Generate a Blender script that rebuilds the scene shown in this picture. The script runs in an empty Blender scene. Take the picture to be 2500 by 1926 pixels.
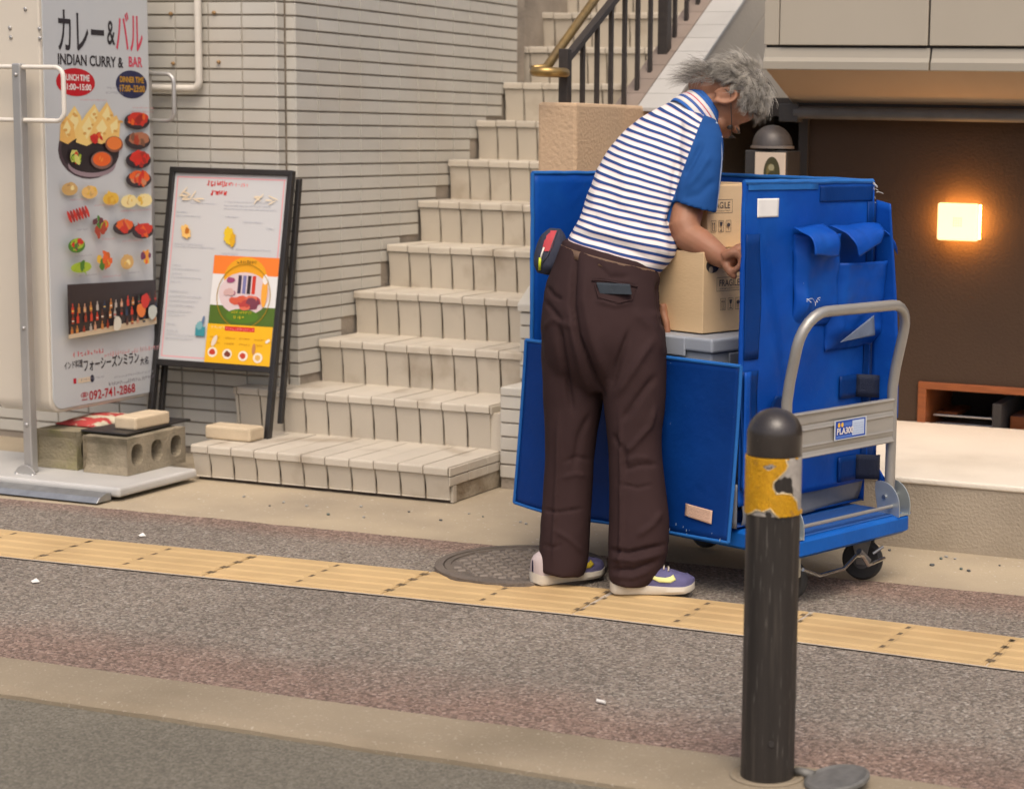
import bpy, bmesh, math, random
import numpy as np
from mathutils import Vector, Matrix, noise

# ------------------------------------------------------------------ camera
SC = bpy.context.scene
FPX, CXP = 4700.0, 600.0                      # focal length / principal point offset, in 2500 px picture widths
PITCH, ROLL, YAW = (math.radians(a) for a in (7.82, 1.20, -20.14))
CAM = np.array([0.0, 0.0, 1.367])
def _axes():
    cp, sp, cr, sr = math.cos(PITCH), math.sin(PITCH), math.cos(ROLL), math.sin(ROLL)
    fw = np.array([0, cp, -sp]); r = np.array([1, 0, 0.]); u = np.array([0, sp, cp])
    r, u = cr * r + sr * u, -sr * r + cr * u
    c, s = math.cos(YAW), math.sin(YAW)
    M = np.array([[c, s, 0], [-s, c, 0], [0, 0, 1]])
    return M @ fw, M @ r, M @ u
FW, RT, UP = _axes()
cam_data = bpy.data.cameras.new('camera')
cam = bpy.data.objects.new('camera', cam_data)
SC.collection.objects.link(cam)
cam.matrix_world = Matrix(((RT[0], UP[0], -FW[0], CAM[0]), (RT[1], UP[1], -FW[1], CAM[1]),
                           (RT[2], UP[2], -FW[2], CAM[2]), (0, 0, 0, 1)))
cam_data.sensor_fit = 'HORIZONTAL'
cam_data.sensor_width = 36.0
cam_data.lens = 36.0 * FPX / 2500.0
cam_data.shift_x = -CXP / 2500.0
cam_data.clip_start = 0.05
cam_data.clip_end = 900
cam_data.dof.use_dof = True
cam_data.dof.focus_distance = 5.6
cam_data.dof.aperture_fstop = 4.0
SC.camera = cam

# ------------------------------------------------------------------ sky, sun, exposure
SUN_DIR = Vector((0.27, -0.44, 0.85)).normalized()        # towards the sun: behind the camera, to the left
world = bpy.data.worlds.new('World')
SC.world = world
world.use_nodes = True
_wn = world.node_tree
_bg = _wn.nodes['Background']
_sky = _wn.nodes.new('ShaderNodeTexSky')
_sky.sky_type = 'NISHITA'
_sky.sun_disc = False
_sky.sun_elevation = math.asin(SUN_DIR.z)
_sky.sun_rotation = math.atan2(SUN_DIR.x, SUN_DIR.y)
_sky.air_density = 0.7
_sky.dust_density = 6.0
_sky.ozone_density = 0.2
_wn.links.new(_sky.outputs[0], _bg.inputs[0])
_bg.inputs[1].default_value = 0.15
sun_data = bpy.data.lights.new('sun', 'SUN')
sun_data.energy = 0.7
sun_data.angle = math.radians(38)
sun_data.color = (1.0, 0.90, 0.76)
sun = bpy.data.objects.new('sun', sun_data)
SC.collection.objects.link(sun)
sun.rotation_euler = (-SUN_DIR).to_track_quat('-Z', 'Y').to_euler()
SC.view_settings.view_transform = 'Standard'
SC.view_settings.look = 'None'
SC.view_settings.exposure = 0.32
SC.view_settings.gamma = 1.0
SC.view_settings.use_curve_mapping = False
SC.cycles.use_denoising = True
SC.cycles.max_bounces = 5
SC.cycles.diffuse_bounces = 3
SC.cycles.use_adaptive_sampling = True
SC.cycles.adaptive_threshold = 0.02

# ------------------------------------------------------------------ picture <-> place
DS = 2500.0 / 2184.0                          # measurements below were read off a 2184 px wide view
def ray(x, y):
    return RT * (x * DS - 1250 - CXP) / FPX - UP * (y * DS - 963) / FPX + FW
def on_z(x, y, z=0.0):
    d = ray(x, y); return CAM + d * ((z - CAM[2]) / d[2])
def on_y(x, y, Y):
    d = ray(x, y); return CAM + d * ((Y - CAM[1]) / d[1])
def on_x(x, y, X):
    d = ray(x, y); return CAM + d * ((X - CAM[0]) / d[0])
def at(x, y, dep):
    return CAM + ray(x, y) * dep
def project(P):
    d = np.asarray(P, float) - CAM
    z = d @ FW
    return np.stack([(1250 + CXP + FPX * (d @ RT) / z) / DS, (963 - FPX * (d @ UP) / z) / DS, z], -1)

# ------------------------------------------------------------------ objects
COL = SC.collection
ORG = {}
RND = random.Random(7)
def tag(o, label=None, cat=None, group=None, kind=None):
    if label: o['label'] = label
    if cat: o['category'] = cat
    if group: o['group'] = group
    if kind: o['kind'] = kind
    return o
def thing(name, label, cat, loc=(0, 0, 0), rz=0.0, group=None):
    o = bpy.data.objects.new(name, None)
    COL.objects.link(o)
    o.empty_display_size = 0.1
    o.location = loc
    o.rotation_euler = (0, 0, rz)
    ORG[o] = Matrix.Translation(Vector(loc)) @ Matrix.Rotation(rz, 4, 'Z')
    return tag(o, label, cat, group)
def link_mesh(name, me, mat, parent=None, smooth=False, local=False, origin=None):
    o = bpy.data.objects.new(name, me)
    COL.objects.link(o)
    if mat is not None and not me.materials:
        for m in (mat if isinstance(mat, (list, tuple)) else [mat]): me.materials.append(m)
    if smooth:
        me.polygons.foreach_set('use_smooth', [True] * len(me.polygons))
    if parent is not None:
        o.parent = parent
        ORG[o] = ORG[parent]
        if not local: me.transform(ORG[parent].inverted())
    else:
        if origin is not None:
            M = Matrix.Translation(Vector(origin))
            me.transform(M.inverted()); o.location = origin; ORG[o] = M
        else:
            ORG[o] = Matrix.Identity(4)
    return o
class MB:
    """collects shapes and links them as one mesh object"""
    def __init__(s): s.v, s.f, s.m = [], [], []
    def add(s, vs, fs, mi=0):
        b = len(s.v)
        s.v.extend([tuple(map(float, p)) for p in vs])
        s.f.extend([tuple(b + i for i in f) for f in fs])
        s.m.extend([mi] * len(fs))
        return s
    def box(s, lo, hi, M=None, mi=0):
        x0, y0, z0 = lo; x1, y1, z1 = hi
        vs = [(x0, y0, z0), (x1, y0, z0), (x1, y1, z0), (x0, y1, z0), (x0, y0, z1), (x1, y0, z1), (x1, y1, z1), (x0, y1, z1)]
        if M is not None: vs = [M @ Vector(p) for p in vs]
        return s.add(vs, [(0, 3, 2, 1), (4, 5, 6, 7), (0, 1, 5, 4), (1, 2, 6, 5), (2, 3, 7, 6), (3, 0, 4, 7)], mi)
    def prism(s, poly, vec, mi=0):
        """closed solid: polygon (3-D points) swept along vec"""
        n = len(poly); vec = np.asarray(vec, float)
        a = [np.asarray(p, float) for p in poly]; b = [p + vec for p in a]
        fs = [tuple(range(n - 1, -1, -1)), tuple(range(n, 2 * n))]
        fs += [(i, (i + 1) % n, n + (i + 1) % n, n + i) for i in range(n)]
        return s.add(a + b, fs, mi)
    def quad(s, a, b, c, d, mi=0): return s.add([a, b, c, d], [(0, 1, 2, 3)], mi)
    def loft(s, rings, cap=True, closed=True, mi=0):
        n = len(rings[0]); vs = [p for r in rings for p in r]; fs = []
        for k in range(len(rings) - 1):
            for i in range(n if closed else n - 1):
                j = (i + 1) % n
                fs.append((k * n + i, k * n + j, (k + 1) * n + j, (k + 1) * n + i))
        if cap:
            fs.append(tuple(range(n - 1, -1, -1)))
            fs.append(tuple((len(rings) - 1) * n + i for i in range(n)))
        return s.add(vs, fs, mi)
    def tube(s, pts, r, n=10, cap=True, mi=0):
        P = [np.asarray(p, float) for p in pts]
        rs = r if isinstance(r, (list, tuple)) else [r] * len(P)
        rings = []; up = None
        for i, p in enumerate(P):
            a = P[i] - P[i - 1] if i else P[1] - P[0]
            b = P[i + 1] - P[i] if i < len(P) - 1 else a
            t = a / (np.linalg.norm(a) + 1e-9) + b / (np.linalg.norm(b) + 1e-9); t /= np.linalg.norm(t) + 1e-9
            if up is None:
                up = np.array([0, 0, 1.]) if abs(t[2]) < .9 else np.array([1., 0, 0])
            e1 = up - t * (up @ t); e1 /= np.linalg.norm(e1); e2 = np.cross(t, e1); up = e1
            rings.append([p + rs[i] * (math.cos(2 * math.pi * k / n) * e1 + math.sin(2 * math.pi * k / n) * e2) for k in range(n)])
        return s.loft(rings, cap, True, mi)
    def lathe(s, prof, c=(0, 0, 0), n=32, mi=0, M=None):
        rings = []
        for r, z in prof:
            ring = [Vector((r * math.cos(2 * math.pi * k / n), r * math.sin(2 * math.pi * k / n), z)) for k in range(n)]
            if M is not None: ring = [M @ p for p in ring]
            rings.append([(p[0] + c[0], p[1] + c[1], p[2] + c[2]) for p in ring])
        return s.loft(rings, True, True, mi)
    def ell(s, c, r, M=None, n=16, mi=0):
        rings = []
        for i in range(1, n // 2):
            a = math.pi * i / (n // 2)
            rings.append([(r[0] * math.sin(a) * math.cos(2 * math.pi * k / n), r[1] * math.sin(a) * math.sin(2 * math.pi * k / n), r[2] * math.cos(a)) for k in range(n)])
        rr = []
        for ring in rings:
            o = []
            for p in ring:
                p = Vector(p)
                if M is not None: p = M @ p
                o.append((p[0] + c[0], p[1] + c[1], p[2] + c[2]))
            rr.append(o)
        return s.loft(rr, True, True, mi)
    def mesh(s, name):
        me = bpy.data.meshes.new(name)
        me.from_pydata(s.v, [], s.f)
        if any(s.m): me.polygons.foreach_set('material_index', s.m)
        bm = bmesh.new(); bm.from_mesh(me)
        bmesh.ops.recalc_face_normals(bm, faces=bm.faces)
        bm.to_mesh(me); bm.free()
        return me
    def build(s, name, mat, parent=None, smooth=False, bevel=0.0, seg=2, local=False, origin=None):
        o = link_mesh(name, s.mesh(name), mat, parent, smooth, local, origin)
        if bevel:
            b = o.modifiers.new('bevel', 'BEVEL'); b.width = bevel; b.segments = seg; b.limit_method = 'ANGLE'; b.angle_limit = 0.6
            b.harden_normals = False
        if smooth == 'auto':
            o.data.polygons.foreach_set('use_smooth', [True] * len(o.data.polygons))
            _auto(o.data, 0.7)
        return o
def _auto(me, ang):
    """mark sharp edges so that smooth shading keeps hard corners"""
    bm = bmesh.new(); bm.from_mesh(me)
    for e in bm.edges:
        if len(e.link_faces) == 2 and e.calc_face_angle(0) > ang: e.smooth = False
    bm.to_mesh(me); bm.free()
def copy_of(o, name, parent, loc, rot=None, scale=None):
    c = o.copy(); c.name = name
    COL.objects.link(c)
    if parent is not None: c.parent = parent; ORG[c] = ORG[parent]
    c.location = loc
    if rot is not None: c.rotation_euler = rot
    if scale is not None: c.scale = scale
    return c
def inst(me, name, parent, loc, rot=(0, 0, 0), scale=(1, 1, 1)):
    """object on shared mesh data, world loc turned into the parent's frame (parents here are unrotated)"""
    o = bpy.data.objects.new(name, me)
    COL.objects.link(o)
    if parent is not None:
        o.parent = parent; ORG[o] = ORG[parent]
        loc = ORG[parent].inverted() @ Vector(loc)
    o.location = loc; o.rotation_euler = rot; o.scale = scale
    return o

# ------------------------------------------------------------------ materials
MATS = {}
def material(name, col, rough=0.6, metal=0.0, var=0.0, vscale=6.0, bump=0.0, bscale=60.0, col2=None, c2scale=3.0, c2lo=0.5, c2hi=0.7,
             spec=0.5, rand=0.0, emit=None, estr=0.0, detail=4.0, coat=0.0, stretch=None, bdist=0.01, vor=None, col3=None, c3scale=30, c3lo=.62, c3hi=.66):
    if name in MATS: return MATS[name]
    m = bpy.data.materials.new(name); MATS[name] = m
    m.use_nodes = True
    nt = m.node_tree; N = nt.nodes; L = nt.links
    b = N['Principled BSDF']
    b.inputs['Roughness'].default_value = rough
    b.inputs['Metallic'].default_value = metal
    b.inputs['Specular IOR Level'].default_value = spec
    if coat: b.inputs['Coat Weight'].default_value = coat
    geo = N.new('ShaderNodeNewGeometry')
    tc = geo.outputs['Position']
    if stretch:
        mp = N.new('ShaderNodeMapping'); mp.inputs['Scale'].default_value = stretch
        L.new(tc, mp.inputs[0]); tc = mp.outputs[0]
    rgb = N.new('ShaderNodeRGB'); rgb.outputs[0].default_value = (*col, 1)
    c = rgb.outputs[0]
    def noise_tex(scale, det=detail):
        n = N.new('ShaderNodeTexNoise'); n.inputs['Scale'].default_value = scale; n.inputs['Detail'].default_value = det
        L.new(tc, n.inputs['Vector']); return n.outputs['Fac']
    def rampmix(fac, lo, hi, a, colb):
        mr = N.new('ShaderNodeMapRange'); mr.inputs[1].default_value = lo; mr.inputs[2].default_value = hi
        L.new(fac, mr.inputs[0])
        mx = N.new('ShaderNodeMix'); mx.data_type = 'RGBA'
        L.new(mr.outputs[0], mx.inputs['Factor']); L.new(a, mx.inputs['A']); mx.inputs['B'].default_value = (*colb, 1)
        return mx.outputs['Result']
    if col2 is not None: c = rampmix(noise_tex(c2scale, 6), c2lo, c2hi, c, col2)
    if col3 is not None: c = rampmix(noise_tex(c3scale, 3), c3lo, c3hi, c, col3)
    if vor is not None:
        v = N.new('ShaderNodeTexVoronoi'); v.inputs['Scale'].default_value = vor[0]; L.new(tc, v.inputs['Vector'])
        sep = N.new('ShaderNodeSeparateColor'); L.new(v.outputs['Color'], sep.inputs[0])
        rp = N.new('ShaderNodeValToRGB'); cr = rp.color_ramp; cr.interpolation = 'CONSTANT'
        while len(cr.elements) < len(vor[1]): cr.elements.new(0.5)
        for i, (p, cc) in enumerate(vor[1]): cr.elements[i].position = p; cr.elements[i].color = (*cc, 1)
        L.new(sep.outputs[0], rp.inputs[0])
        mx = N.new('ShaderNodeMix'); mx.data_type = 'RGBA'; mx.inputs['Factor'].default_value = vor[2]
        L.new(c, mx.inputs['A']); L.new(rp.outputs[0], mx.inputs['B']); c = mx.outputs['Result']
    if var or rand:
        hsv = N.new('ShaderNodeHueSaturation'); L.new(c, hsv.inputs['Color'])
        val = None
        if var:
            mr = N.new('ShaderNodeMapRange'); mr.inputs[1].default_value = .25; mr.inputs[2].default_value = .75
            mr.inputs[3].default_value = 1 - var; mr.inputs[4].default_value = 1 + var
            L.new(noise_tex(vscale), mr.inputs[0]); val = mr.outputs[0]
        if rand:
            oi = N.new('ShaderNodeObjectInfo')
            mr2 = N.new('ShaderNodeMapRange'); mr2.inputs[3].default_value = 1 - rand; mr2.inputs[4].default_value = 1 + rand
            L.new(oi.outputs['Random'], mr2.inputs[0])
            if val is None: val = mr2.outputs[0]
            else:
                mm = N.new('ShaderNodeMath'); mm.operation = 'MULTIPLY'; L.new(val, mm.inputs[0]); L.new(mr2.outputs[0], mm.inputs[1]); val = mm.outputs[0]
        L.new(val, hsv.inputs['Value']); c = hsv.outputs[0]
    L.new(c, b.inputs['Base Color'])
    if bump:
        bp = N.new('ShaderNodeBump'); bp.inputs['Strength'].default_value = bump; bp.inputs['Distance'].default_value = bdist
        L.new(noise_tex(bscale), bp.inputs['Height']); L.new(bp.outputs[0], b.inputs['Normal'])
    if emit is not None:
        b.inputs['Emission Color'].default_value = (*emit, 1); b.inputs['Emission Strength'].default_value = estr
    return m
def print_material(name='printed_ink', rough=0.45, attr='Col'):
    if name in MATS: return MATS[name]
    m = bpy.data.materials.new(name); MATS[name] = m; m.use_nodes = True
    nt = m.node_tree; b = nt.nodes['Principled BSDF']; b.inputs['Roughness'].default_value = rough
    a = nt.nodes.new('ShaderNodeAttribute'); a.attribute_name = attr
    nt.links.new(a.outputs['Color'], b.inputs['Base Color'])
    return m
def lin(r, g, b):
    f = lambda c: (c / 255 / 12.92) if c / 255 <= .04045 else ((c / 255 + .055) / 1.055) ** 2.4
    return (f(r), f(g), f(b))
class Flat:
    """flat print: coloured polygons on a plane (origin, ex, ey, n), later ones a hair above earlier ones"""
    def __init__(s, o, ex, ey, n, step=0.00012):
        s.o, s.ex, s.ey, s.n = (np.asarray(q, float) for q in (o, ex, ey, n)); s.v, s.f, s.c = [], [], []; s.h = 0.0004; s.step = step
    def poly(s, pts, col):
        s.h += s.step; b = len(s.v)
        for u, w in pts: s.v.append(tuple(s.o + s.ex * u + s.ey * w + s.n * s.h))
        s.f.append(tuple(range(b, b + len(pts)))); s.c.append(col); return s
    def rect(s, u0, w0, u1, w1, col): return s.poly([(u0, w0), (u1, w0), (u1, w1), (u0, w1)], col)
    def ell(s, cu, cw, ru, rw, col, n=24, rot=0.0, jit=0.0, rng=None):
        P = []
        for k in range(n):
            a = 2 * math.pi * k / n; q = 1 + (rng.uniform(-jit, jit) if jit else 0)
            x, y = ru * math.cos(a) * q, rw * math.sin(a) * q
            P.append((cu + x * math.cos(rot) - y * math.sin(rot), cw + x * math.sin(rot) + y * math.cos(rot)))
        return s.poly(P, col)
    def ring(s, cu, cw, ru, rw, t, col, n=36):
        for k in range(n):
            a, b = 2 * math.pi * k / n, 2 * math.pi * (k + 1) / n
            s.poly([(cu + (ru - t) * math.cos(a), cw + (rw - t) * math.sin(a)), (cu + ru * math.cos(a), cw + rw * math.sin(a)),
                    (cu + ru * math.cos(b), cw + rw * math.sin(b)), (cu + (ru - t) * math.cos(b), cw + (rw - t) * math.sin(b))], col); s.h -= s.step
        s.h += s.step; return s
    def scribble(s, u0, w0, u1, h, col, rng, dens=1.0):
        """a line of print too small to read: broken short strokes"""
        u = u0
        while u < u1:
            wd = rng.uniform(.35, .95) * h
            for q in range(3):
                a = u + rng.uniform(0, wd * .6); y = w0 + rng.uniform(0, h * .7)
                if rng.random() < .5: s.rect(a, y, a + wd * rng.uniform(.3, .6), y + h * .16, col)
                else: s.rect(a, w0 + rng.uniform(0, h * .3), a + h * .14, w0 + h * rng.uniform(.6, 1.), col)
                s.h -= s.step
            u += wd * 1.15 / dens
        s.h += s.step; return s
    def build(s, name, parent, mat=None):
        me = bpy.data.meshes.new(name); me.from_pydata(s.v, [], s.f)
        a = me.color_attributes.new('Col', 'FLOAT_COLOR', 'CORNER')
        buf = []
        for f, c in zip(s.f, s.c): buf.extend([c[0], c[1], c[2], 1.0] * len(f))
        a.data.foreach_set('color', buf)
        # face the print outward
        nn = s.n
        bm = bmesh.new(); bm.from_mesh(me); bm.normal_update()
        for fc in bm.faces:
            if fc.normal.dot(Vector(nn)) < 0: fc.normal_flip()
        bm.to_mesh(me); bm.free()
        return link_mesh(name, me, mat or print_material(), parent)
def text_obj(name, body, o, ex, ey, n, height, mat, parent, width=None, bold=0.0, align='LEFT', lift=0.0012, shear=0.0):
    """lettering as a flat mesh; o = lower left corner, height of the capitals in metres"""
    cu = bpy.data.curves.new(name, 'FONT'); cu.body = body; cu.size = 1.0; cu.offset = bold; cu.shear = shear
    cu.resolution_u = 3
    tmp = bpy.data.objects.new(name, cu); COL.objects.link(tmp)
    dg = bpy.context.evaluated_depsgraph_get()
    me = bpy.data.meshes.new_from_object(tmp.evaluated_get(dg))
    bpy.data.objects.remove(tmp); bpy.data.curves.remove(cu)
    co = np.array([v.co[:] for v in me.vertices])
    lo, hi = co.min(0), co.max(0)
    sy = height / (hi[1] - lo[1]); sx = sy if width is None else width / (hi[0] - lo[0])
    w = (hi[0] - lo[0]) * sx
    sh = {'LEFT': 0, 'CENTER': -w / 2}[align]
    o, ex, ey, n = (np.asarray(q, float) for q in (o, ex, ey, n))
    P = o + np.outer((co[:, 0] - lo[0]) * sx + sh, ex) + np.outer((co[:, 1] - lo[1]) * sy, ey) + n * lift
    me.vertices.foreach_set('co', P.ravel())
    me.materials.clear()
    return link_mesh(name, me, mat, parent)

# ================================================================== setting
M_TILE = material('glazed_tile', (0.525, 0.505, 0.445), 0.42, var=.07, vscale=2.5, bump=.15, bscale=45, bdist=.004, rand=.05,
                  col2=(.50, .44, .35), c2scale=1.3, c2lo=.55, c2hi=.85)
M_GROUT = material('grout', (0.29, 0.25, 0.20), 0.95, var=.25, vscale=8, bump=.5, bscale=90)
M_STEP = material('stair_tile', (0.53, 0.475, 0.385), 0.72, var=.07, vscale=4, bump=.45, bscale=160, bdist=.003, rand=.05,
                  col2=(.30, .235, .16), c2scale=4.5, c2lo=.56, c2hi=.80)
M_STEPG = material('stair_grout', (0.10, 0.072, 0.055), 0.95, var=.25, vscale=12, bump=.4, bscale=120)
M_CONC = material('concrete', (0.42, 0.345, 0.235), 0.9, var=.10, vscale=3, bump=.4, bscale=150, bdist=.004,
                  col2=(.30, .25, .18), c2scale=1.6, c2lo=.48, c2hi=.75, col3=(.55, .50, .41), c3scale=70, c3lo=.66, c3hi=.72)
M_KERB = material('kerb_concrete', (0.265, 0.215, 0.145), 0.92, var=.12, vscale=2.5, bump=.5, bscale=160, bdist=.004,
                  col2=(.20, .16, .105), c2scale=2.2, c2lo=.5, c2hi=.75, col3=(.36, .31, .235), c3scale=120, c3lo=.62, c3hi=.7)
def asphalt(name, palette, base, mixf, red=None, scale=150, bumpd=.006, bumps=.9):
    m = material(name, base, .93, var=.13, vscale=1.8, vor=(scale, palette, mixf), col2=red, c2scale=.8, c2lo=.46, c2hi=.72, bump=0)
    nt = m.node_tree; N = nt.nodes; L = nt.links; b = N['Principled BSDF']
    geo = N.new('ShaderNodeNewGeometry')
    v = N.new('ShaderNodeTexVoronoi'); v.inputs['Scale'].default_value = scale; L.new(geo.outputs['Position'], v.inputs['Vector'])
    n = N.new('ShaderNodeTexNoise'); n.inputs['Scale'].default_value = scale * .7; n.inputs['Detail'].default_value = 3; L.new(geo.outputs['Position'], n.inputs['Vector'])
    mt = N.new('ShaderNodeMath'); mt.operation = 'MULTIPLY_ADD'; mt.inputs[1].default_value = -1.4
    L.new(v.outputs['Distance'], mt.inputs[0]); L.new(n.outputs['Fac'], mt.inputs[2])
    bp = N.new('ShaderNodeBump'); bp.inputs['Strength'].default_value = bumps; bp.inputs['Distance'].default_value = bumpd
    L.new(mt.outputs[0], bp.inputs['Height']); L.new(bp.outputs[0], b.inputs['Normal'])
    return m
M_PAVE = asphalt('pavement_asphalt', [(0, (.05, .043, .036)), (.20, (.24, .195, .155)), (.38, (.31, .26, .21)), (.60, (.40, .35, .285)), (.78, (.13, .118, .10)), (.93, (.56, .52, .45))],
                 (.245, .205, .162), .50, red=None, scale=135)
M_ROAD = asphalt('road_asphalt', [(0, (.08, .073, .055)), (.3, (.145, .13, .098)), (.6, (.185, .168, .13)), (.88, (.25, .23, .185))],
                 (.15, .134, .10), .5, scale=170, bumpd=.004, bumps=.6)

def red_margins(m):
    """reddish original colour survives where few feet have worn it, along both edges of the pavement"""
    nt = m.node_tree; N, L = nt.nodes, nt.links; b = N['Principled BSDF']; src = b.inputs['Base Color'].links[0].from_socket
    g = N.new('ShaderNodeNewGeometry'); s = N.new('ShaderNodeSeparateXYZ'); L.new(g.outputs['Position'], s.inputs[0])
    n = N.new('ShaderNodeTexNoise'); n.inputs['Scale'].default_value = 2.6; n.inputs['Detail'].default_value = 6; L.new(g.outputs['Position'], n.inputs['Vector'])
    def M(op, a, v):
        k = N.new('ShaderNodeMath'); k.operation = op
        for i, q in enumerate((a, v)):
            if isinstance(q, (int, float)): k.inputs[i].default_value = q
            else: L.new(q, k.inputs[i])
        return k.outputs[0]
    def edge_(c, sgn, w):
        r = N.new('ShaderNodeMapRange'); r.inputs[1].default_value = c; r.inputs[2].default_value = c + sgn * w; r.inputs[3].default_value = 1; r.inputs[4].default_value = 0
        L.new(s.outputs['Y'], r.inputs[0]); return r.outputs[0]
    e = M('MAXIMUM', edge_(3.86, 1, .50), edge_(5.46, -1, .26))
    r = N.new('ShaderNodeMapRange'); r.inputs[1].default_value = .72; r.inputs[2].default_value = 1.25; r.inputs[3].default_value = 0; r.inputs[4].default_value = .62
    L.new(M('ADD', e, M('MULTIPLY', n.outputs['Fac'], .75)), r.inputs[0])
    x = N.new('ShaderNodeMix'); x.data_type = 'RGBA'; x.blend_type = 'MULTIPLY'; L.new(r.outputs[0], x.inputs['Factor']); L.new(src, x.inputs['A']); x.inputs['B'].default_value = (1.0, .70, .64, 1)
    L.new(x.outputs['Result'], b.inputs['Base Color'])
red_margins(M_PAVE)
def structure(name, mb, mat, **k):
    return tag(mb.build(name, mat, **k), kind='structure')
structure('ground', MB().quad((-400, -400, -.25), (400, -400, -.25), (400, 400, -.25), (-400, 400, -.25)), M_ROAD)
structure('road', MB().quad((-60, -40, -.026), (60, -40, -.026), (60, 3.60, -.022), (-60, 3.60, -.022)), M_ROAD)
def wob(x, s, a): return a * noise.noise(Vector((x * s, 3.7, 1.3)))
# kerb: low worn concrete edge stone, a few centimetres proud of the road
rings = []
for i in range(401):
    x = -16 + i * .06
    e = wob(x, 5, .006) + wob(x, 19, .004)
    kb = 3.80 + .010 * (x + 3.2) + wob(x, 9, .006)
    rings.append([(x, 3.585 + e * .4, -.08), (x, 3.590 + e, -.012 + e * .3), (x, 3.602 + e, -.002 + e * .3), (x, 3.625, .003), (x, kb, .004), (x, kb, -.08)])
structure('kerb', MB().loft(rings), M_KERB, smooth='auto')
# pavement sheet with a ragged edge against the concrete
P = MB(); row = []
for i in range(401):
    x = -16 + i * .06
    row.append(((x, 3.79, 0), (x, 5.52 + .034 * (x + 2.8) + wob(x, 11, .010) + wob(x, 31, .005), 0)))
for a, b in zip(row, row[1:]): P.quad(a[0], b[0], b[1], a[1])
structure('pavement', P, M_PAVE)
structure('concrete_verge', MB().quad((-16, 5.36, -.004), (8, 5.36, -.004), (8, 9.4, -.004), (-16, 9.4, -.004)), M_CONC)

# tactile paving: 0.6 m x 0.3 m yellow guide tiles, four bars in two rows on each
M_TACT = material('tactile_yellow', (0.52, 0.36, 0.17), .62, var=.10, vscale=5, bump=.3, bscale=200, bdist=.002, col2=(.47, .31, .14), c2scale=3.5, c2lo=.5, c2hi=.8, rand=.04)
M_MORT = material('tactile_mortar', (.46, .39, .30), .9, var=.15, vscale=14, bump=.4, bscale=120)
def strip_y(x):
    xs = [-16, -4.2, -3.2, -2.3, -1.62, -1.0, 8]; ys = [4.60, 4.70, 4.752, 4.795, 4.785, 4.755, 4.70]
    return float(np.interp(x, xs, ys))
bed = MB()
for i in range(-8, 42):
    x0, x1 = -9.2 + i * .3, -9.2 + (i + 1) * .3
    a0, a1 = strip_y(x0), strip_y(x1)
    bed.quad((x0, a0 - .010 + wob(x0, 13, .006), .004), (x1, a1 - .010 + wob(x1, 13, .006), .004), (x1, a1 + .320, .004), (x0, a0 + .320, .004))
tp = tag(bed.build('tactile_paving', M_MORT), kind='structure')
tm = MB()
def slab(mb, x0, x1, y0, y1, z0, z1, ins):
    mb.add([(x0, y0, z0), (x1, y0, z0), (x1, y1, z0), (x0, y1, z0), (x0 + ins, y0 + ins, z1), (x1 - ins, y0 + ins, z1), (x1 - ins, y1 - ins, z1), (x0 + ins, y1 - ins, z1)],
           [(4, 5, 6, 7), (0, 1, 5, 4), (1, 2, 6, 5), (2, 3, 7, 6), (3, 0, 4, 7)])
slab(tm, -.2975, .2975, 0, .305, .003, .008, .002)
for q in (-1, 1):
    for k in range(4):
        slab(tm, q * .149 - .139, q * .149 + .139, .016 + k * .073, .016 + k * .073 + .056, .008, .0115, .010)
for gx in (-.2935, 0.0, .2935):  # dark quads between bar ends: shade of the gaps, painted as colour
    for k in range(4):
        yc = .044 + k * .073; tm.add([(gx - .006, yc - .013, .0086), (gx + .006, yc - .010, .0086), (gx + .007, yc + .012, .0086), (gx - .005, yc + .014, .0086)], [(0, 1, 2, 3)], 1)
M_GAPSHADE = material('gap_shade', (.14, .10, .055), .95, var=.3, vscale=60)
tme = tm.mesh('tactile_tile'); tme.materials.append(M_TACT); tme.materials.append(M_GAPSHADE)
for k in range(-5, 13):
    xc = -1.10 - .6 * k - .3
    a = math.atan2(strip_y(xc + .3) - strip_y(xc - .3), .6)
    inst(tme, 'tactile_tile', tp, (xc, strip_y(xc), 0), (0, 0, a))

# ------------------------------------------------------------------ tiled building on the left
def tile_mesh(name, w, h, d, mat, ins=.0022):
    """tile lying in the XZ plane, front towards -Y, origin in its middle"""
    m = MB(); x, z = w / 2, h / 2
    m.add([(-x, 0, -z), (x, 0, -z), (x, 0, z), (-x, 0, z), (-x + ins, -d, -z + ins), (x - ins, -d, -z + ins), (x - ins, -d, z - ins), (-x + ins, -d, z - ins)],
          [(4, 5, 6, 7), (0, 1, 5, 4), (1, 2, 6, 5), (2, 3, 7, 6), (3, 0, 4, 7)])
    me = m.mesh(name); me.materials.append(mat)
    return me
TW, TH = .158, .0531
XW, YF, YS, XC = -4.40, 6.551, 6.608, -4.448
bld = thing('tiled_building', 'cream building with long horizontal wall tiles beside the stairs', 'building', (XC, YF, 0))
fw_ = MB().box((-10, YF + .007, -.2), (XC - .0072, 9.5, 5.4)).build('front_wall', M_GROUT, bld)
sw_ = MB().box((XC - .01, YS + .007, -.2), (XW - .007, 8.59, 5.4)).build('side_wall', M_GROUT, bld)
me_t = tile_mesh('wall_tile', TW - .004, TH - .0060, .0075, M_TILE)
me_h = tile_mesh('wall_tile_short', .052 - .004, TH - .0060, .0075, M_TILE)
me_s = tile_mesh('wall_tile_strip', .048 - .004, TH - .0060, .0075, M_TILE)
z0 = 1.827 - TH / 2
cand = []
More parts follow.
